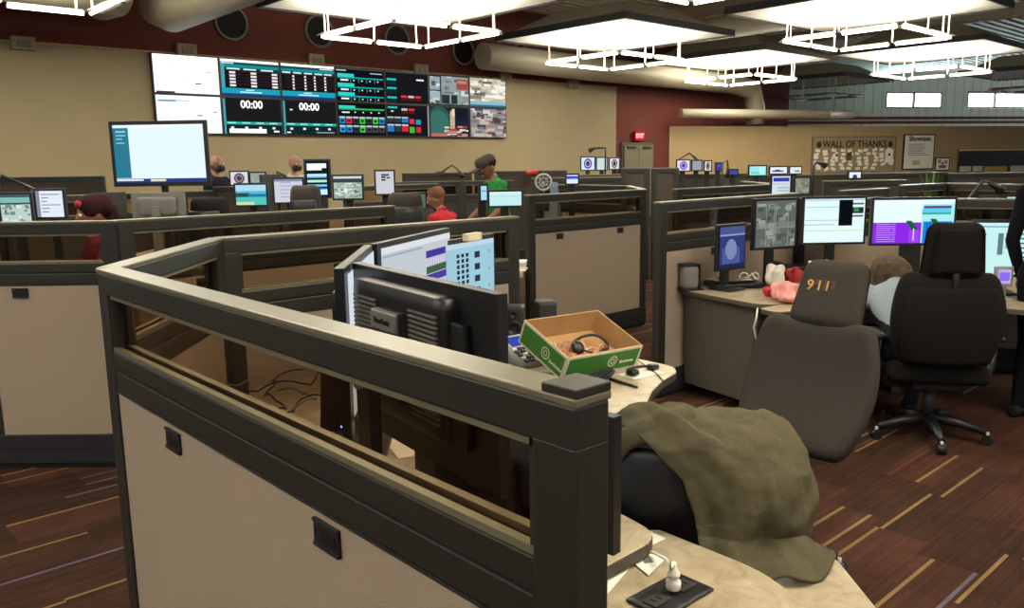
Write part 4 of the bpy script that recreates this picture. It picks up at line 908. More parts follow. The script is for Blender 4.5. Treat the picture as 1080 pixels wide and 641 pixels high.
# ------------------------------------------------------------------ things on the nearest desk
DZ = .76
def place(px, py, z=DZ): p = onz(px, py, z); return (p.x, p.y, z)
def carton():
    # open green carton lid, tilted: its left side rests on the phone
    Fp, Rr = onz(599.5, 378, .875), onz(678, 364, .865)
    L = min((onz(553.6, 337.3, .84+.002*k) for k in range(90)), key=lambda v: abs((Rr-Fp).normalized().dot((v-Fp).normalized())))
    
    ex_ = (Rr-Fp); ey_ = (L-Fp); n = ex_.cross(ey_).normalized()
    if n.z < 0: n = -n
    h = .105; t = thing('carton', 'open cardboard carton lid with green printed sides tilted on the desk', 'carton', Fp-n*h)
    O = Fp-n*h
    wx = ex_.length; wy = ey_.length; X = ex_.normalized(); Yv = (ey_-X*ey_.dot(X)).normalized()
    M4 = Matrix((X, Yv, n)).transposed().to_4x4()
    b = MB(); b.box((wx/2, wy/2, .003), (wx, wy, .006), CARD, M=M4); b.build('bottom', t)
    WE = mat('carton_white_edge', 'cfc9b4', .7)
    for i, (c, d) in enumerate((((wx/2, .003, h/2), (wx, .006, h)), ((wx/2, wy-.003, h/2), (wx, .006, h)), ((.003, wy/2, h/2), (.006, wy, h)), ((wx-.003, wy/2, h/2), (.006, wy, h)))):
        b = MB(); b.box(c, d, CARD, M=M4)
        if i in (0, 2):
            cc = list(c); dd = list(d); ax = 1 if i == 0 else 0; cc[ax] = -.0008; dd[ax] = .0016; b.box(cc, dd, WE, M=M4)
            cc2 = list(cc); cc2[ax] = -.0018; dd2 = list(dd); dd2[ax] = .0016; dd2[1-ax] -= .024; dd2[2] -= .02; b.box(cc2, dd2, GREEN, M=M4)
        b.build('side', t)
    for i in (0, 1):
        b = MB(); 
        for k in range(24):
            a0_, a1_ = k*PI/12, (k+1)*PI/12
            def pp(r_, a_): 
                u_ = (wx*.62 if i == 0 else wy*.42)+r_*math.cos(a_); z_ = h*.5+r_*math.sin(a_); return M4 @ (Vector((u_, -.0032, z_)) if i == 0 else Vector((-.0032, u_, z_)))
            b.face([pp(.02, a0_), pp(.026, a0_), pp(.026, a1_), pp(.02, a1_)], WE); b.face([pp(.008, a0_), pp(.013, a0_), pp(.013, a1_), pp(.008, a1_)], WE)
        b.build('printed_ring', t)
        o = text_mesh('Earthwise', .02, WE, t, 'printed_word', (0, 0, 0), (0, 0, 0), .0004)
        o.matrix_basis = (M4 @ Matrix.Translation((wx*.82, -.0032, h*.4)) @ Matrix.Rotation(PI/2, 4, 'X')) if i == 0 else (M4 @ Matrix.Translation((-.0032, wy*.18, h*.35)) @ Matrix.Rotation(-PI/2, 4, 'Z') @ Matrix.Rotation(PI/2, 4, 'X'))
    # contents
    def inside(u, v, z): return O+M4.to_3x3() @ Vector((u*wx, v*wy, z))
    R = random.Random(8)
    PLAS = mat('clear_bag_plastic', 'b98a68', .18, 0, .8, noise=.3, nscale=25)
    for k, (u, v, lab) in enumerate(((.42, .50, 'crumpled clear plastic bag at the back of the green carton'), (.33, .25, 'crumpled clear plastic bag at the front of the green carton'), (.66, .28, 'clear plastic bag under the headset in the green carton'))):
        b = MB(); n_ = 14; G = []
        for i in range(n_+1):
            G.append([b.bm.verts.new(M4.to_3x3() @ Vector(((i/n_-.5)*.17, (j/n_-.5)*.12, .012+.022*R.random()*math.sin(PI*i/n_)*math.sin(PI*j/n_)+.012*math.sin(i*1.3+j*.8)))) for j in range(n_+1)])
        mi = b.mi(PLAS)
        for i in range(n_):
            for j in range(n_): f = b.bm.faces.new([G[i][j], G[i+1][j], G[i+1][j+1], G[i][j+1]]); f.material_index = mi
        p = inside(u, v, .012); o = b.build('plastic_bag', loc=p); tag(o, lab, 'plastic bag'); so = o.modifiers.new('thickness', 'SOLIDIFY'); so.thickness = .003
    c = inside(.62, .42, .03); t = thing('headset', 'black telephone headset lying in the green carton', 'headset', c)
    R3 = M4.to_3x3()
    b = MB(); b.tube([R3 @ Vector((.085*math.cos(a), .06*math.sin(a)+.01, .02+.01*math.sin(a*2))) for a in [k*PI/10 for k in range(-3, 11)]], .006, BLK, 8); b.build('headband', t)
    for q, w3 in (((-.085, .0, .02), .034), ((.02, -.06, .012), .03)):
        b = MB(); b.lathe([(.012, -.012), (w3*.9, -.01), (w3, 0), (w3*.85, .012), (.01, .014)], (0, 0, 0), LEATH, 18); b.build('ear_cushion', t, loc=R3 @ Vector(q), rot=(1.0, .4, 0))
    b = MB(); b.tube([R3 @ Vector(p) for p in ((-.08, -.01, .02), (-.05, -.07, .03), (-.02, -.09, .02))], .004, BLK, 6); b.build('microphone_boom', t)
carton()
# desk telephone
P0 = onz(547, 378, DZ); t = thing('desk_telephone', 'grey desk telephone with lit blue display beside the vented monitor', 'telephone', (P0.x-.02, P0.y-.04, DZ), CAMZ+math.radians(38))
Mt = Matrix.Rotation(math.radians(22), 4, 'X')
MB().rbox((0, 0, .045), (.20, .24, .04), .014, mat('phone_grey', '8f8f88', .4), 5, None, Mt).build('body', t)
b = MB(); b.box((0, .055, .067), (.13, .085, .004), mat('phone_rim', 'b8b6aa', .4), M=Mt); b.build('display_rim', t)
b = MB(); b.box((0, .055, .070), (.11, .068, .004), emit('3550b4', .9), M=Mt); b.build('display', t)
b = MB()
for i in range(5):
    for j in range(5): b.box((-.06+.03*i, .0-.023*j, .069), (.02, .013, .008), DKG if (i+j) % 3 else WHT, M=Mt)
b.build('keys', t)
# keyboard
A, B_ = onz(588, 432, DZ), onz(648, 384, DZ)
P0 = onz(612, 407, DZ); t = thing('keyboard', 'black keyboard lying partly under the green carton', 'keyboard', (P0.x, P0.y, DZ), math.atan2(B_.y-A.y, B_.x-A.x))
MB().rbox((0, 0, .012), (.45, .155, .022), .008, BLK, 4).build('body', t)
b = MB()
for i in range(18):
    for j in range(6): b.box((-.205+i*.0241, -.06+j*.024, .0265), (.019, .019, .007), DKG)
b.build('keys', t, bevel=.002)
P0 = onz(578, 400, DZ); b = MB(); b.rbox((0, 0, .018), (.06, .105, .034), .016, BLK, 5); o = b.build('computer_mouse', loc=(P0.x-.04, P0.y+.0, DZ), rot=(0, 0, .6)); tag(o, 'small black mouse between the telephone and the keyboard', 'mouse')
# pen, card, cluster on front of the desk
A, B_ = onz(643, 401, DZ), onz(672, 410, DZ); b = MB(); b.cyl((0, 0, .007), B_-A+Vector((0, 0, .007)), .0065, .005, BLK, 10); b.cyl((B_-A)*-.04+Vector((0, 0, .007)), (0, 0, .007), .003, .006, SIL, 8)
tag(b.build('pen', loc=A), 'black marker pen lying on the beige desk', 'pen')
P0 = onz(676, 394, DZ); b = MB(); b.box((0, 0, .001), (.17, .10, .002), PAPER); tag(b.build('paper_card', loc=P0, rot=(0, 0, -.1)), 'white printed card under the small black headset at the desk edge', 'card')
t = thing('headset', 'small black headset lying on a white card at the desk edge', 'headset', (P0.x+.01, P0.y+.01, DZ+.002))
b = MB(); b.tube([(.07*math.cos(a), .04*math.sin(a), .012) for a in [k*PI/8 for k in range(0, 9)]], .006, BLK, 8); b.build('headband', t)
for s_ in (-1, 1): MB().rbox((s_*.065, -.012, .014), (.045, .045, .026), .012, LEATH, 4).build('ear_cushion', t)
b = MB(); pts = [onz(x, y, DZ)-Vector((P0.x+.01, P0.y+.01, DZ+.002))+Vector((0, 0, .004)) for x, y in ((672, 388), (672, 380), (683, 388), (694, 396), (699, 402))]; b.tube(pts, .0022, BLK, 6); b.build('cable', t)
# speaker
P0 = onz(543, 357, DZ); t = thing('desk_speaker', 'small dark desk speaker at the back beside the cyan monitor', 'speaker', (P0.x, P0.y, DZ), CAMZ-.1)
MB().rbox((0, 0, .085), (.10, .11, .17), .015, DKG, 5).build('cabinet', t)
for zc_, r_ in ((.06, .036), (.13, .018)):
    b = MB(); b.lathe([(r_*.2, .0), (r_*.7, -.004), (r_, .006), (r_*1.1, .004), (r_*1.12, 0), (.001, -.001)], (0, 0, 0), BLK, 22); b.build('driver', t, loc=(0, -.057, zc_), rot=(PI/2, 0, 0))
# second speaker standing against the post
P0 = onz(565, 352, DZ); t = thing('desk_speaker', 'second dark desk speaker half hidden behind the green carton', 'speaker', (P0.x+.05, P0.y-.02, DZ), CAMZ+.2)
MB().rbox((0, 0, .085), (.10, .11, .17), .015, DKG, 5).build('cabinet', t)
# blue light box and cables behind the glass
P0 = onz(359, 457, DZ); t = thing('network_box', 'black upright device with a bright blue light seen through the pane', 'network box', (P0.x+.0, P0.y, DZ), CAMZ+.1)
b = MB(); b.rbox((0, 0, .13), (.11, .06, .24), .01, BLK, 4, lambda p: Vector((p.x*(1-.12*p.z/.12), p.y, p.z))); b.build('body', t)
MB().rbox((0, 0, .008), (.14, .09, .016), .006, BLK, 3).build('foot', t)
MB().lathe([(.001, 0), (.004, .001), (.004, .004), (.001, .005)], (0, 0, 0), emit('6080ff', 9), 10).build('light', t, loc=(.01, -.034, .035), rot=(PI/2, 0, 0))
R = random.Random(15)
labs = ['looping', 'tangled', 'crossing', 'curled', 'straggling', 'trailing']
for k, (px, py) in enumerate(((255, 408), (285, 425), (310, 410), (300, 440), (330, 425), (275, 395))):
    P0 = onz(px, py, DZ); pts = []; a = R.uniform(0, 6)
    for q in range(26):
        a += R.uniform(-.55, .65); pts.append(Vector((0 if q == 0 else pts[-1].x+.035*math.cos(a), 0 if q == 0 else pts[-1].y+.035*math.sin(a), .006+.03*abs(math.sin(q*.5+k)))))
    m_ = pts[13]; pts = [p-Vector((m_.x, m_.y, 0)) for p in pts]
    pts = [Vector((max(p.x, .06-(P0.x-.755)), p.y, p.z)) for p in pts]
    b = MB(); b.tube(pts, .0035, BLK if k % 3 else mat('tan_cable', '8a7a60', .5), 6); tag(b.build('cable', loc=P0), labs[k]+' loose cable on the desk behind the glass pane', 'cable', 'loose cables behind the nearest glass pane')
P0 = onz(450, 455, DZ); b = MB(); b.box((0, 0, .0015), (.30, .42, .003), PAPER); tag(b.build('paper_sheet', loc=P0, rot=(0, 0, -.35)), 'large white sheet on the desk seen through the nearest pane', 'paper sheet')
t = thing('computer_box', 'beige and black computer box on the desk behind the low monitor', 'computer', onz(500, 505, DZ)+Vector((-.02, .05, 0)), -.1); MB().rbox((0, 0, .05), (.16, .2, .1), .008, DKG, 3).build('body', t); MB().box((0, -.102, .05), (.12, .004, .05), LAM).build('label_plate', t)
# end desk: socket module, plug, papers
P0 = onz(707, 629, .72); ang = math.atan2(*(lambda d: (d.y, d.x))(onz(748, 608, .72)-onz(690, 641, .72)))
t = thing('power_module', 'flush black power socket module in the front end desk', 'power socket', (P0.x, P0.y, .72), ang)
MB().rbox((0, 0, .004), (.17, .10, .008), .003, BLK, 3).build('cover', t)
for s_ in (-.045, .045):
    b = MB(); b.box((s_, 0, .009), (.05, .035, .003), DKG); b.box((s_-.008, .002, .011), (.003, .012, .002), GROOVE); b.box((s_+.008, .002, .011), (.003, .012, .002), GROOVE); b.build('outlet', t)
P1 = onz(710, 622, .73)
t = thing('power_plug', 'white three pin plug standing in the black socket module', 'plug', (P1.x, P1.y, .733))
b = MB(); b.lathe([(.014, 0), (.016, .004), (.016, .018), (.011, .022), (.011, .027), (.014, .03), (.014, .036), (.008, .045), (.006, .056), (.004, .06)], (0, 0, 0), WHT, 18); b.build('body', t)
b = MB(); C0 = [(708, 600, .79), (703, 590, .77), (690, 583, .735), (676, 580, .73), (668, 574, .73), (669, 564, .735), (667, 556, .74)]
b.tube([Vector((0, 0, .057))]+[onz(x, y, z)-Vector((P1.x, P1.y, .733)) for x, y, z in C0], .0035, WHT, 8); b.build('cable', t)
for (pts, lab) in (([(634, 634), (680, 580), (674, 570), (634, 590)], 'long white sheet under the raised desk edge'), ([(655, 557), (668, 552), (702, 568), (674, 581), (662, 575)], 'white folded sheet between the raised desk and the black chair'), ([(664, 590), (678, 577), (703, 588), (684, 607)], 'small printed form beside the white plug cable')):
    Q = [onz(x, y, .7235 if 'form' in lab else .7215) for x, y in pts]; c = sum(Q, Vector())/len(Q); b = MB(); b.prism([(q.x-c.x, q.y-c.y) for q in Q], -.0008, .0008, PAPER)
    if 'form' in lab: b.box((0, 0, .0012), (.035, .02, .0006), GRY, rot=.9)
    tag(b.build('paper_sheet', loc=c), lab, 'paper sheet')
# white strip item at desk corner (remote)
P0 = onz(706, 407, .70); P0 = onz(704, 404, .76)
# ------------------------------------------------------------------ things on the right desk
P0 = onz(726, 305.5, .74); t = thing('desk_speaker', 'grey rounded speaker against the taupe partition on the right desk', 'speaker', (P0.x, P0.y, .74), CAMZ+.25)
b = MB(); b.rbox((0, 0, .09), (.13, .10, .17), .04, mat('speaker_cloth', '76726e', .8, noise=.1, nscale=300), 6); b.build('grille', t)
b = MB(); b.rbox((0, .0, .178), (.135, .105, .012), .006, BLK, 4); b.rbox((.07, .01, .09), (.012, .09, .17), .005, BLK, 3); b.build('trim', t); MB().rbox((.01, 0, .007), (.16, .12, .014), .005, BLK, 3).build('foot', t)
P0 = onz(774, 302, .74)
t = thing('paper_tray', 'black tray heaped with papers and white cables on the right desk', 'tray', (P0.x, P0.y, .74), CAMZ+.15)
b = MB(); b.rbox((0, 0, .02), (.36, .26, .035), .014, BLK, 4); b.build('tray_body', t)
b = MB(); R = random.Random(2)
for k in range(5): b.box((R.uniform(-.06, .06), R.uniform(-.04, .04), .045+k*.004), (.2, .15, .003), PAPER if k % 2 else GRY, rot=R.uniform(-.4, .4))
b.build('papers', t)
b = MB(); pts = [(.05+.06*math.cos(q*.7)+.01*q, .05*math.sin(q*.9), .07+.02*math.sin(q)) for q in range(16)]; b.tube(pts, .005, WHT, 6); b.build('cable', t)
def crumple(px, py, z, sx, sy, sz, m_, label, seed, name='plastic_bag'):
    R = random.Random(seed); P = onz(px, py, z); b = MB()
    ph = [R.uniform(0, 6) for _ in range(6)]
    def w_(p):
        f = 1+.16*math.sin(p.x*60+ph[0])*math.sin(p.z*50+ph[1])+.12*math.sin(p.y*80+ph[2]+p.x*40); return Vector((p.x*f, p.y*f, p.z*(f if p.z > 0 else 1)))
    b.rbox((0, 0, sz/2), (sx, sy, sz), min(sx, sy, sz)*.45, m_, 9, w_); o = b.build(name, loc=(P.x, P.y, z+.004), rot=(0, 0, R.uniform(0, 1))); return tag(o, label, 'bag')
crumple(817, 303, .74, .15, .12, .15, mat('white_bag', 'e4dcd0', .35), 'white plastic bag standing on the right desk beside the tray', 1)
crumple(829, 318, .735, .24, .16, .11, mat('pink_bag', 'd8948c', .3, noise=.25, nscale=18), 'pink and cream crumpled bag at the desk edge left of the grey headrest', 2)
crumple(812, 313, .735, .09, .08, .07, mat('red_bag', 'b42838', .4), 'bright red packet between the tray and the pink bag', 3)
crumple(838, 300, .74, .14, .12, .12, mat('red_cloth', '9c2420', .7), 'red bundle behind the pink bag', 4)
b = MB(); P0 = onz(799, 325, .73); b.tube([Vector((0, 0, .0))]+[onz(x, y, z)-P0 for x, y, z in ((798, 334, .70), (795, 345, .62), (797, 356, .55), (799, 362, .5))], .006, WHT, 8); tag(b.build('cable', loc=P0), 'white cable hanging down from the right desk edge', 'cable')
for k, (px, py, d, lab, c0) in enumerate(((856, 265, 5.35, 'clear water bottle with green cap line in front of the bright white monitor', 'a8c4b8'), (872, 265, 5.4, 'blue printed plastic cup bottle in front of the bright white monitor', '6c9cb0'))):
    P = atd(px, py, d); t = thing('bottle', lab, 'bottle', (P.x, P.y, .735)); m_ = mat('bottle_%d' % k, c0, .15, 0, .7)
    b = MB(); b.lathe([(.028, 0), (.036, .01), (.036, .14), (.03, .17), (.014, .20), (.014, .21)], (0, 0, 0), m_, 18); b.build('body', t)
    b = MB(); b.lathe([(.016, .21), (.016, .23), (.001, .232)], (0, 0, 0), WHT, 14); b.build('cap', t)
    b = MB(); b.lathe([(.0365, .04), (.037, .05), (.037, .11), (.0365, .12)], (0, 0, 0), mat('bottle_label_%d' % k, ('d8e0d0', '2c5c7c')[k], .5), 18); b.build('label_band', t)
P0 = atd(842, 275, 5.4); t = thing('network_box', 'black box with a violet blue light in front of the white monitor', 'network box', (P0.x, P0.y, .735), CAMZ); MB().rbox((0, 0, .04), (.14, .12, .08), .01, BLK, 4).build('body', t); MB().rbox((0, -.062, .05), (.014, .004, .014), .002, emit('6a60ff', 6), 2).build('light', t)
P0 = onz(833, 287, .74); 
t = thing('telephone', 'dark desk telephone between the tray and the grey headrest', 'telephone', (P0.x, P0.y, .74), CAMZ); b = MB(); b.rbox((0, 0, .03), (.3, .2, .06), .02, BLK, 4); b.build('body', t); MB().rbox((-.1, 0, .07), (.05, .2, .035), .014, BLK, 4).build('handset', t)
# waste bin with liner
P0 = onz(781, 400, 0.0); t = thing('waste_bin', 'pale waste bin with a plastic liner under the right desk', 'waste bin', (P0.x, P0.y, 0))
b = MB(); b.lathe([(.11, 0), (.12, .02), (.15, .33), (.152, .34), (.145, .34), (.115, .03), (.001, .03)], (0, 0, 0), BLK, 28); b.build('bucket', t)
b = MB(); R = random.Random(3); b.lathe([(.157, .22), (.163, .30), (.160, .345), (.150, .36), (.138, .33), (.12, .27), (.05, .25), (.001, .25)], (0, 0, 0), mat('bin_liner', 'b8b4a8', .35, noise=.2, nscale=30), 28); b.build('liner', t)

# ------------------------------------------------------------------ small things on the middle and far desks
bg_desk(556, 592, 9.0, 'desk behind the middle partition carrying the fan and the blue cloth', .5)
P = atd(573, 192, 9.0); t = thing('desk_fan', 'small round desk fan standing beyond the middle partition', 'fan', (P.x, P.y, .74), CAMZ); zf = P.z-.74
b = MB(); b.tube([(.085*math.cos(k*PI/10), -.02, zf+.085*math.sin(k*PI/10)) for k in range(20)], .012, SIL, 8, True); b.tube([(.045*math.cos(k*PI/10), -.02, zf+.045*math.sin(k*PI/10)) for k in range(20)], .005, SIL, 6, True)
for k in range(8): b.tube([(0, -.02, zf), (.085*math.cos(k*PI/4), -.02, zf+.085*math.sin(k*PI/4))], .004, SIL, 6)
b.build('guard', t)
b = MB(); b.cyl((0, 0, .02), (0, .02, zf), .012, None, DKG, 10); b.cyl((0, 0, 0), (0, 0, .02), .09, .08, DKG, 18); b.build('stand', t)
b = MB()
for k in range(3):
    a = k*2*PI/3; b.face([(0, 0, zf), (.07*math.cos(a), .01, zf+.07*math.sin(a)), (.06*math.cos(a+.7), -.012, zf+.06*math.sin(a+.7))], GRY)
b.build('blades', t)
P = atd(585, 199, 8.9); b = MB()
def wcl(p): return Vector((p.x*(1+.5*(-p.z/.2))+.008*math.sin(p.z*40), p.y+.012*math.sin(p.x*90), p.z))
b.rbox((0, 0, 0), (.11, .09, P.z+.07-.74), .03, mat('pale_blue_cloth', '6c7c90', .9), 8, wcl); tag(b.build('hung_cloth', loc=(P.x, P.y, .74+(P.z+.07-.74)/2)), 'pale blue grey cloth heaped beside the desk fan', 'cloth')
P = atd(561, 182, 13.4); b = MB(); b.rbox((0, 0, .06), (.17, .14, .08), .035, mat('red_item', 'b03028', .6), 6); tag(b.build('red_bag', loc=(P.x, P.y, max(1.1, P.z-.06))), 'small red bag lying on top of the far partition row', 'bag')
def pile(px, py, d, label, sx=.22, m_=PAPER, n=5):
    P = atd(px, py, d); R_ = random.Random(px); b = MB()
    for k in range(n): b.box((R_.uniform(-.01, .01), R_.uniform(-.01, .01), .008+k*.016), (sx, sx*.8, .014), m_, rot=R_.uniform(-.15, .15))
    tag(b.build('paper_stack', loc=(P.x, P.y, .742), rot=(0, 0, CAMZ)), label, 'paper stack')
pile(366, 205, 7.55, 'white paper stack below the pale map monitor', .22, PAPER, 9)
pile(256, 205, 7.5, 'paper stack under the beach wallpaper monitor')
pile(540, 205, 6.75, 'paper stack beside the bright cyan monitor')
pile(184, 205, 6.15, 'cream paper stack right of the wide grey monitor back', .2, mat('cream_card', 'cfc4a4', .8), 6)
for (px, d, lab) in ((390, 7.7, 'small black speaker between the pale map monitor and the framed portrait monitor'), (301, 7.5, 'small black speaker under the lilac document monitor'), (775, 11.0, 'small black box left of the bright cyan far monitor'), (900, 9.9, 'small black box on the far desk under the white arch screen')):
    P = atd(px, 205, d); t = thing('desk_speaker', lab, 'speaker', (P.x, P.y, .74), CAMZ); MB().rbox((0, 0, .1), (.11, .11, .2), .014, BLK, 4).build('cabinet', t)
    b = MB(); b.lathe([(.01, 0), (.03, -.004), (.042, .005), (.001, .004)], (0, 0, 0), DKG, 16); b.build('driver', t, loc=(0, -.057, .08), rot=(PI/2, 0, 0))
P = atd(1000, 185, 11.8); b = MB(); R_ = random.Random(9)
t = thing('potted_plant', 'small green plant in a dark pot below the framed poster', 'plant', (P.x-.35, P.y+.1, 0))
MB().lathe([(.12, 0), (.15, .3), (.16, .32), (.13, .32), (.001, .3)], (0, 0, 0), DKG, 20).build('pot', t)
for k in range(40):
    a = R_.uniform(0, 2*PI); h_ = R_.uniform(.75, 1.2); r_ = R_.uniform(.1, .3); w_ = .03; top = Vector((r_*math.cos(a), r_*math.sin(a), .32+h_)); mid_ = Vector((r_*.4*math.cos(a), r_*.4*math.sin(a), .3+h_*.7)); sd = Vector((-math.sin(a), math.cos(a), 0))*w_
    b.face([(0, 0, .3), mid_+sd, top, mid_-sd], mat('leaf_green', '4a6a30', .6))
b.build('leaves', t)

# ================================================================== PEOPLE
import numpy as np
def seg_dist(C_, a, b):
    a = np.array(a); b = np.array(b); ab = b-a; L = max(1e-9, ab@ab); t = np.clip(((C_-a)@ab)/L, 0, 1); return np.linalg.norm(C_-(a+t[:, None]*ab), axis=1)
def ik(a, c, l1, l2, bend):
    d = c-a; D = min(d.length, (l1+l2)*.999); u = d.normalized(); x = (l1*l1-l2*l2+D*D)/(2*D); h = math.sqrt(max(0, l1*l1-x*x)); n = (bend-u*bend.dot(u)); n = n.normalized(); return a+u*x+n*h, a+u*D
def person(label, loc, rz, shirt, pants, skin, hair=None, sit=False, lean=0.0, head=(0, 0), hands=((-.28, -.05, .82), (.28, -.05, .82)), sleeves='long', scale=1.0, voxel=.012, cap=None, mask=False, scarf=None, headz=0.0, stripe=None):
    t = thing('person', label, 'person', loc, rz); V = Vector
    hipz = .52 if sit else .94
    Lm = Matrix.Translation((0, 0, hipz)) @ Matrix.Rotation(lean, 4, 'X')          # +lean tips the trunk to the front (-Y)
    up = lambda x, y, z: Lm @ V((x, y, z-hipz*0))
    T = lambda x, y, z: Lm @ V((x, y, z))
    pel = T(0, 0, .0); waist = T(0, .0, .16); chest = T(0, .0, .36); neckb = T(0, .015, .52); neckt = T(0, -.010, .555)
    bones = []; b = MB(); SK = 0
    def limb(pts, rs, mi, n=12):
        b.tube(pts, rs, SKM, n)
        for p, r in zip(pts, rs): sph(p, r*1.0)
        for p, q in zip(pts, pts[1:]): bones.append((tuple(p), tuple(q), mi))
    def sph(p, r, sc=(1, 1, 1), M=None):
        g = []; n1, n2 = 10, 14
        prof = [(max(.0005, r*math.sin(PI*k/n1)), -r*math.cos(PI*k/n1)) for k in range(n1+1)]
        mm = Matrix.Diagonal((*sc, 1)); 
        if M: mm = M.to_3x3().to_4x4() @ mm
        b.lathe(prof, p, SKM, n2, mm)
    SKM = mat('skin_'+skin, skin, .55, 0, .35); SH = mat('cloth_'+shirt, shirt, .9, 0, .1, noise=.08, nscale=60); PN = mat('cloth_'+pants, pants, .9, 0, .1); SHOE = mat('shoe_black', '141313', .5)
    mats = [SKM, SH, PN, SHOE]
    # trunk: stacked ellipses
    prof = [(0.0, .155, .105), (.08, .15, .105), (.18, .135, .10), (.30, .16, .115), (.40, .185, .115), (.47, .165, .095), (.52, .085, .07)]
    rings = []; n = 20
    for z, rx, ry in prof: rings.append([b.bm.verts.new(T(rx*math.cos(2*PI*k/n), ry*math.sin(2*PI*k/n), z)) for k in range(n)])
    mi = b.mi(SKM)
    for A, B in zip(rings, rings[1:]):
        for k in range(n): b.bm.faces.new([A[k], A[(k+1) % n], B[(k+1) % n], B[k]])
    b.bm.faces.new(list(reversed(rings[0]))); b.bm.faces.new(rings[-1])
    sph(T(0, 0, -.01), .135, (1.12, .85, .8)); bones.append((tuple(T(0, 0, .06)), tuple(T(0, 0, .46)), 1)); bones.append((tuple(T(-.12, 0, .44)), tuple(T(.12, 0, .44)), 1)); bones.append((tuple(T(-.09, 0, -.03)), tuple(T(.09, 0, -.03)), 2))
    b.tube([neckb, neckt], [.062, .055], SKM, 12); bones.append((tuple(neckb.lerp(neckt, .75)), tuple(neckt), 0)); bones.append((tuple(T(0, 0, .46)), tuple(T(0, .01, .53)), 1))
    # head
    Hm = Matrix.Translation(neckt) @ Lm.to_3x3().to_4x4() @ Matrix.Rotation(head[1]-lean*0, 4, 'X') @ Matrix.Rotation(head[0], 4, 'Z')
    H = lambda x, y, z: Hm @ V((x, y, z))
    sph(H(0, -.005, .125), .105, (.76, .93, 1.0), Hm); sph(H(0, -.03, .06), .07, (.82, .85, .85), Hm); sph(H(0, .01, .13), .095, (.8, 1, .9), Hm)
    sph(H(0, -.052, .028), .032, (.9, .8, .7), Hm)
    b.tube([H(0, -.098, .125), H(0, -.115, .095), H(0, -.10, .085)], [.009, .015, .012], SKM, 8)
    b.tube([H(-.045, -.088, .137), H(.045, -.088, .137)], .010, SKM, 8)
    for s_ in (-1, 1): sph(H(s_*.078, .01, .11), .026, (.35, .8, 1.2), Hm)
    bones.append((tuple(H(0, -.03, .05)), tuple(H(0, 0, .16)), 0)); bones.append((tuple(H(0, -.03, .05)), tuple(H(0, -.09, .1)), 0))
    # arms and hands
    for s_, hp in ((-1, hands[0]), (1, hands[1])):
        sh = T(s_*.175, .005, .45); wr_t = V(hp); el, wr = ik(sh, wr_t, .29, .26, V((s_*.5, .6, -.6)))
        cov = 1 if sleeves == 'long' else 0
        b.tube([sh, sh.lerp(el, .5), el], [.055, .047, .04], SKM, 12); sph(sh, .062); sph(el, .041)
        bones.append((tuple(sh), tuple(el), 1) if sleeves == 'long' else (tuple(sh), tuple(sh.lerp(el, .6)), 1))
        if sleeves != 'long': bones.append((tuple(sh.lerp(el, .85)), tuple(el), 0))
        b.tube([el, el.lerp(wr, .4), wr], [.04, .037, .025], SKM, 12); bones.append((tuple(el), tuple(el.lerp(wr, .92)), cov))
        d = (wr-el).normalized(); side = d.cross(V((0, 1, 0.2))).normalized(); 
        if side.length < .1: side = V((1, 0, 0))
        nrm = side.cross(d).normalized()
        if nrm.y > 0: nrm = -nrm
        pc = wr+d*.05
        Mh = Matrix((side, nrm, d)).transposed()
        sph(pc, .045, (.95, .42, 1.1), Mh); sph(wr, .026); bones.append((tuple(wr+d*.01), tuple(wr+d*.16), 0))
        for f, (off, ln_) in enumerate(((-.028, .068), (-.009, .078), (.010, .073), (.028, .058))):
            q0 = wr+d*.085+side*off; q1 = q0+d*ln_*.45+nrm*.006; q2 = q1+d*ln_*.32+nrm*.016; q3 = q2+d*ln_*.2+nrm*.018
            b.tube([q0-d*.02, q0, q1, q2, q3], [.0095, .0095, .009, .0085, .007], SKM, 8)
        q0 = wr+d*.03-side*.03*s_*1; q1 = q0-side*.022*s_+d*.03; q2 = q1-side*.004*s_+d*.03+nrm*.008; b.tube([q0, q1, q2], [.013, .011, .008], SKM, 8)
    # legs
    for s_ in (-1, 1):
        if sit: hp, kn, an = V((s_*.09, 0, .52)), V((s_*.13, -.43, .53)), V((s_*.13, -.40, .09))
        else: hp, kn, an = V((s_*.09, 0, .90)), V((s_*.10, -.02, .50)), V((s_*.10, .03, .09))
        limb([hp, hp.lerp(kn, .5), kn], [.092, .078, .058], 2); limb([kn, kn.lerp(an, .35), an], [.056, .056, .040], 2)
        b.tube([an+V((0, .05, -.045)), an+V((0, -.06, -.05)), an+V((s_*.01, -.17, -.06))], [.042, .042, .028], SKM, 10); sph(an+V((s_*.01, -.17, -.06)), .028); bones.append((tuple(an+V((0, .05, -.06))), tuple(an+V((0, -.17, -.06))), 3))
    o = b.build('body_raw')
    r = o.modifiers.new('r', 'REMESH'); r.mode = 'VOXEL'; r.voxel_size = voxel
    sm = o.modifiers.new('s', 'SMOOTH'); sm.iterations = 3; sm.factor = .5
    dg = bpy.context.evaluated_depsgraph_get(); me = bpy.data.meshes.new_from_object(o.evaluated_get(dg)); bpy.data.objects.remove(o)
    me.materials.clear()
    for m_ in mats: me.materials.append(m_)
    nf = len(me.polygons); vs = np.empty(len(me.vertices)*3); me.vertices.foreach_get('co', vs); vs = vs.reshape(-1, 3)
    C_ = np.empty(nf*3); me.polygons.foreach_get('center', C_); C_ = C_.reshape(-1, 3)
    D = np.stack([seg_dist(C_, a, q) for a, q, _ in bones]); idx = np.array([x[2] for x in bones])[D.argmin(0)]
    me.polygons.foreach_set('material_index', idx.astype(np.int32)); me.polygons.foreach_set('use_smooth', np.ones(nf, bool)); me.update()
    bo = bpy.data.objects.new('body', me); COL.objects.link(bo); bo.parent = t
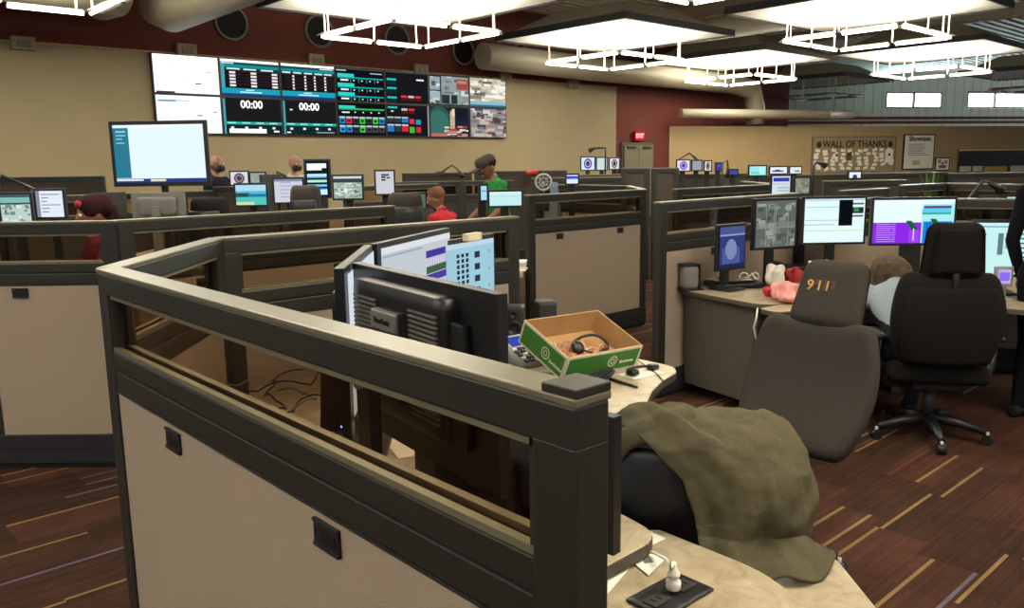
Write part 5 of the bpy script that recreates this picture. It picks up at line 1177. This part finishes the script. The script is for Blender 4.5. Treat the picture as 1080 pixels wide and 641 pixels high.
    # face details
    for s_ in (-1, 1):
        q = MB(); q.lathe([(.0005, -.012), (.009, -.008), (.012, 0), (.009, .008), (.0005, .012)], (0, 0, 0), WHT, 10); q.lathe([(.0005, -.0128), (.005, -.0122), (.0005, -.0115)], (0, 0, 0), BLK, 8)
        e_ = q.build('eye', t); e_.matrix_basis = Hm @ Matrix.Translation((s_*.031, -.0905, .118)) @ Matrix.Rotation(-PI/2, 4, 'X')
    q = MB(); q.rbox((0, -.092, .052), (.045, .014, .012), .005, mat('lips', '7a463c', .5), 3, None, Hm); q.build('mouth', t)
    if mask: q = MB(); q.rbox((0, -.062, .062), (.125, .10, .085), .035, mat('mask_dark', '23242a', .8), 5, None, Hm); q.build('face_mask', t)
    if hair:
        HM = mat('hair_'+hair, hair, .85, 0, .2, noise=.2, nscale=60)
        def wr_(p):
            q_ = p.copy()
            if q_.y < -.02 and q_.z < .03: q_.y = -.02+(q_.y+.02)*.2
            return q_
        q = MB(); q.rbox((0, .018, .158), (.178, .205, .16), .078, HM, 7, wr_, Hm); q.build('hair', t)
    if cap:
        q = MB(); q.rbox((0, .005, .178), (.178, .215, .12), .058, mat('cap_'+cap, cap, .8), 6, None, Hm); q.rbox((0, -.145, .135+.01), (.14, .12, .014), .006, mat('cap_'+cap, cap, .8), 4, None, Hm); q.build('cap', t)
    if scarf:
        q = MB(); SC = mat('scarf_'+scarf, scarf, .85, 0, .1, noise=.3, nscale=20); q.rbox((0, .02, .155), (.19, .225, .18), .085, SC, 7, None, Hm); q.rbox((0, .11, .09), (.12, .08, .14), .035, SC, 5, None, Hm); q.build('head_scarf', t); q = MB(); q.rbox((-.02, -.055, .185), (.15, .07, .055), .025, mat('scarf_red_band', 'a0282c', .85), 5, None, Hm); q.build('scarf_band', t)
    t.scale = (scale,)*3
    return t, Hm
def pp(px, d): P = atd(px, 200, d); return (P.x, P.y, 0)
D = math.radians
person('bald man in a dark suit standing with his back to the television screen', pp(229, 11.2), CAMZ+D(70), '1d1f2a', '1d1f2a', '855f4e', scale=1.03, mask=True)
person('bald man in a pale grey shirt and black mask below the video wall', pp(311, 12.0), CAMZ+D(50), 'a8a49a', '3a3a3c', '946c5a', scale=1.03, mask=True, head=(0, .15))
person('man in a dark cap and green shirt leaning over his desk', pp(530, 9.0), CAMZ+D(-62), '2a7a3a', '2a2a2e', '7a5240', lean=.22, head=(0, .25), cap='3a332e', sleeves='short', hair='1c1715', hands=((-.25, -.35, .95), (.2, -.38, .95)))
person('woman with brown hair in a red and white top seated at a far desk', pp(471, 9.3), CAMZ+D(-120), 'b0303a', '2c2c34', '845c4a', sit=True, lean=.15, head=(0, .3), hair='6a4a30', hands=((-.15, -.36, .66), (.15, -.36, .66)), scale=1.05)
X_ = pp(471, 9.3); chair(X_, CAMZ+D(-120), 'dark chair holding the woman in the red and white top', BLKF, headrest=False, bw=.40, bh=.34, recline=.1, arms=False)
person('person in a red and black head scarf seated behind the left partition', pp(101, 6.15), CAMZ+D(-50), '5a2430', '2a2a30', '8a5c48', sit=True, lean=.0, head=(0, .15), scarf='2a1418', hands=((-.16, -.36, .66), (.16, -.36, .66)), scale=1.09)
X_ = pp(101, 6.15); chair(X_, CAMZ+D(-50), 'chair holding the person in the head scarf behind the left partition', CHF, headrest=False, bw=.42, bh=.40, recline=.1, arms=False)
t, Hm = person('person in a light blue denim jacket slumped over the right desk, face down', (bc.x-.05, bc.y+.11, 0), CAMZ+D(168), '8c98a2', '20222a', '6a4636', sit=True, lean=.95, head=(0, .5), hair='3c2c22', hands=((-.30, -.62, .80), (.12, -.70, .80)), voxel=.010)
q = MB(); q.rbox((0, .03, .10), (.23, .24, .27), .09, mat('camouflage_hood', '46382a', .9, noise=.5, nscale=22), 7, None, Hm); q.build('hood', t)
person('person dressed in black standing at the right picture edge', pp(1116, 4.9), CAMZ+D(120), '121215', '121215', '9a6c58', hair='1a1614', hands=((-.20, -.06, .86), (.20, -.06, .86)), voxel=.008)
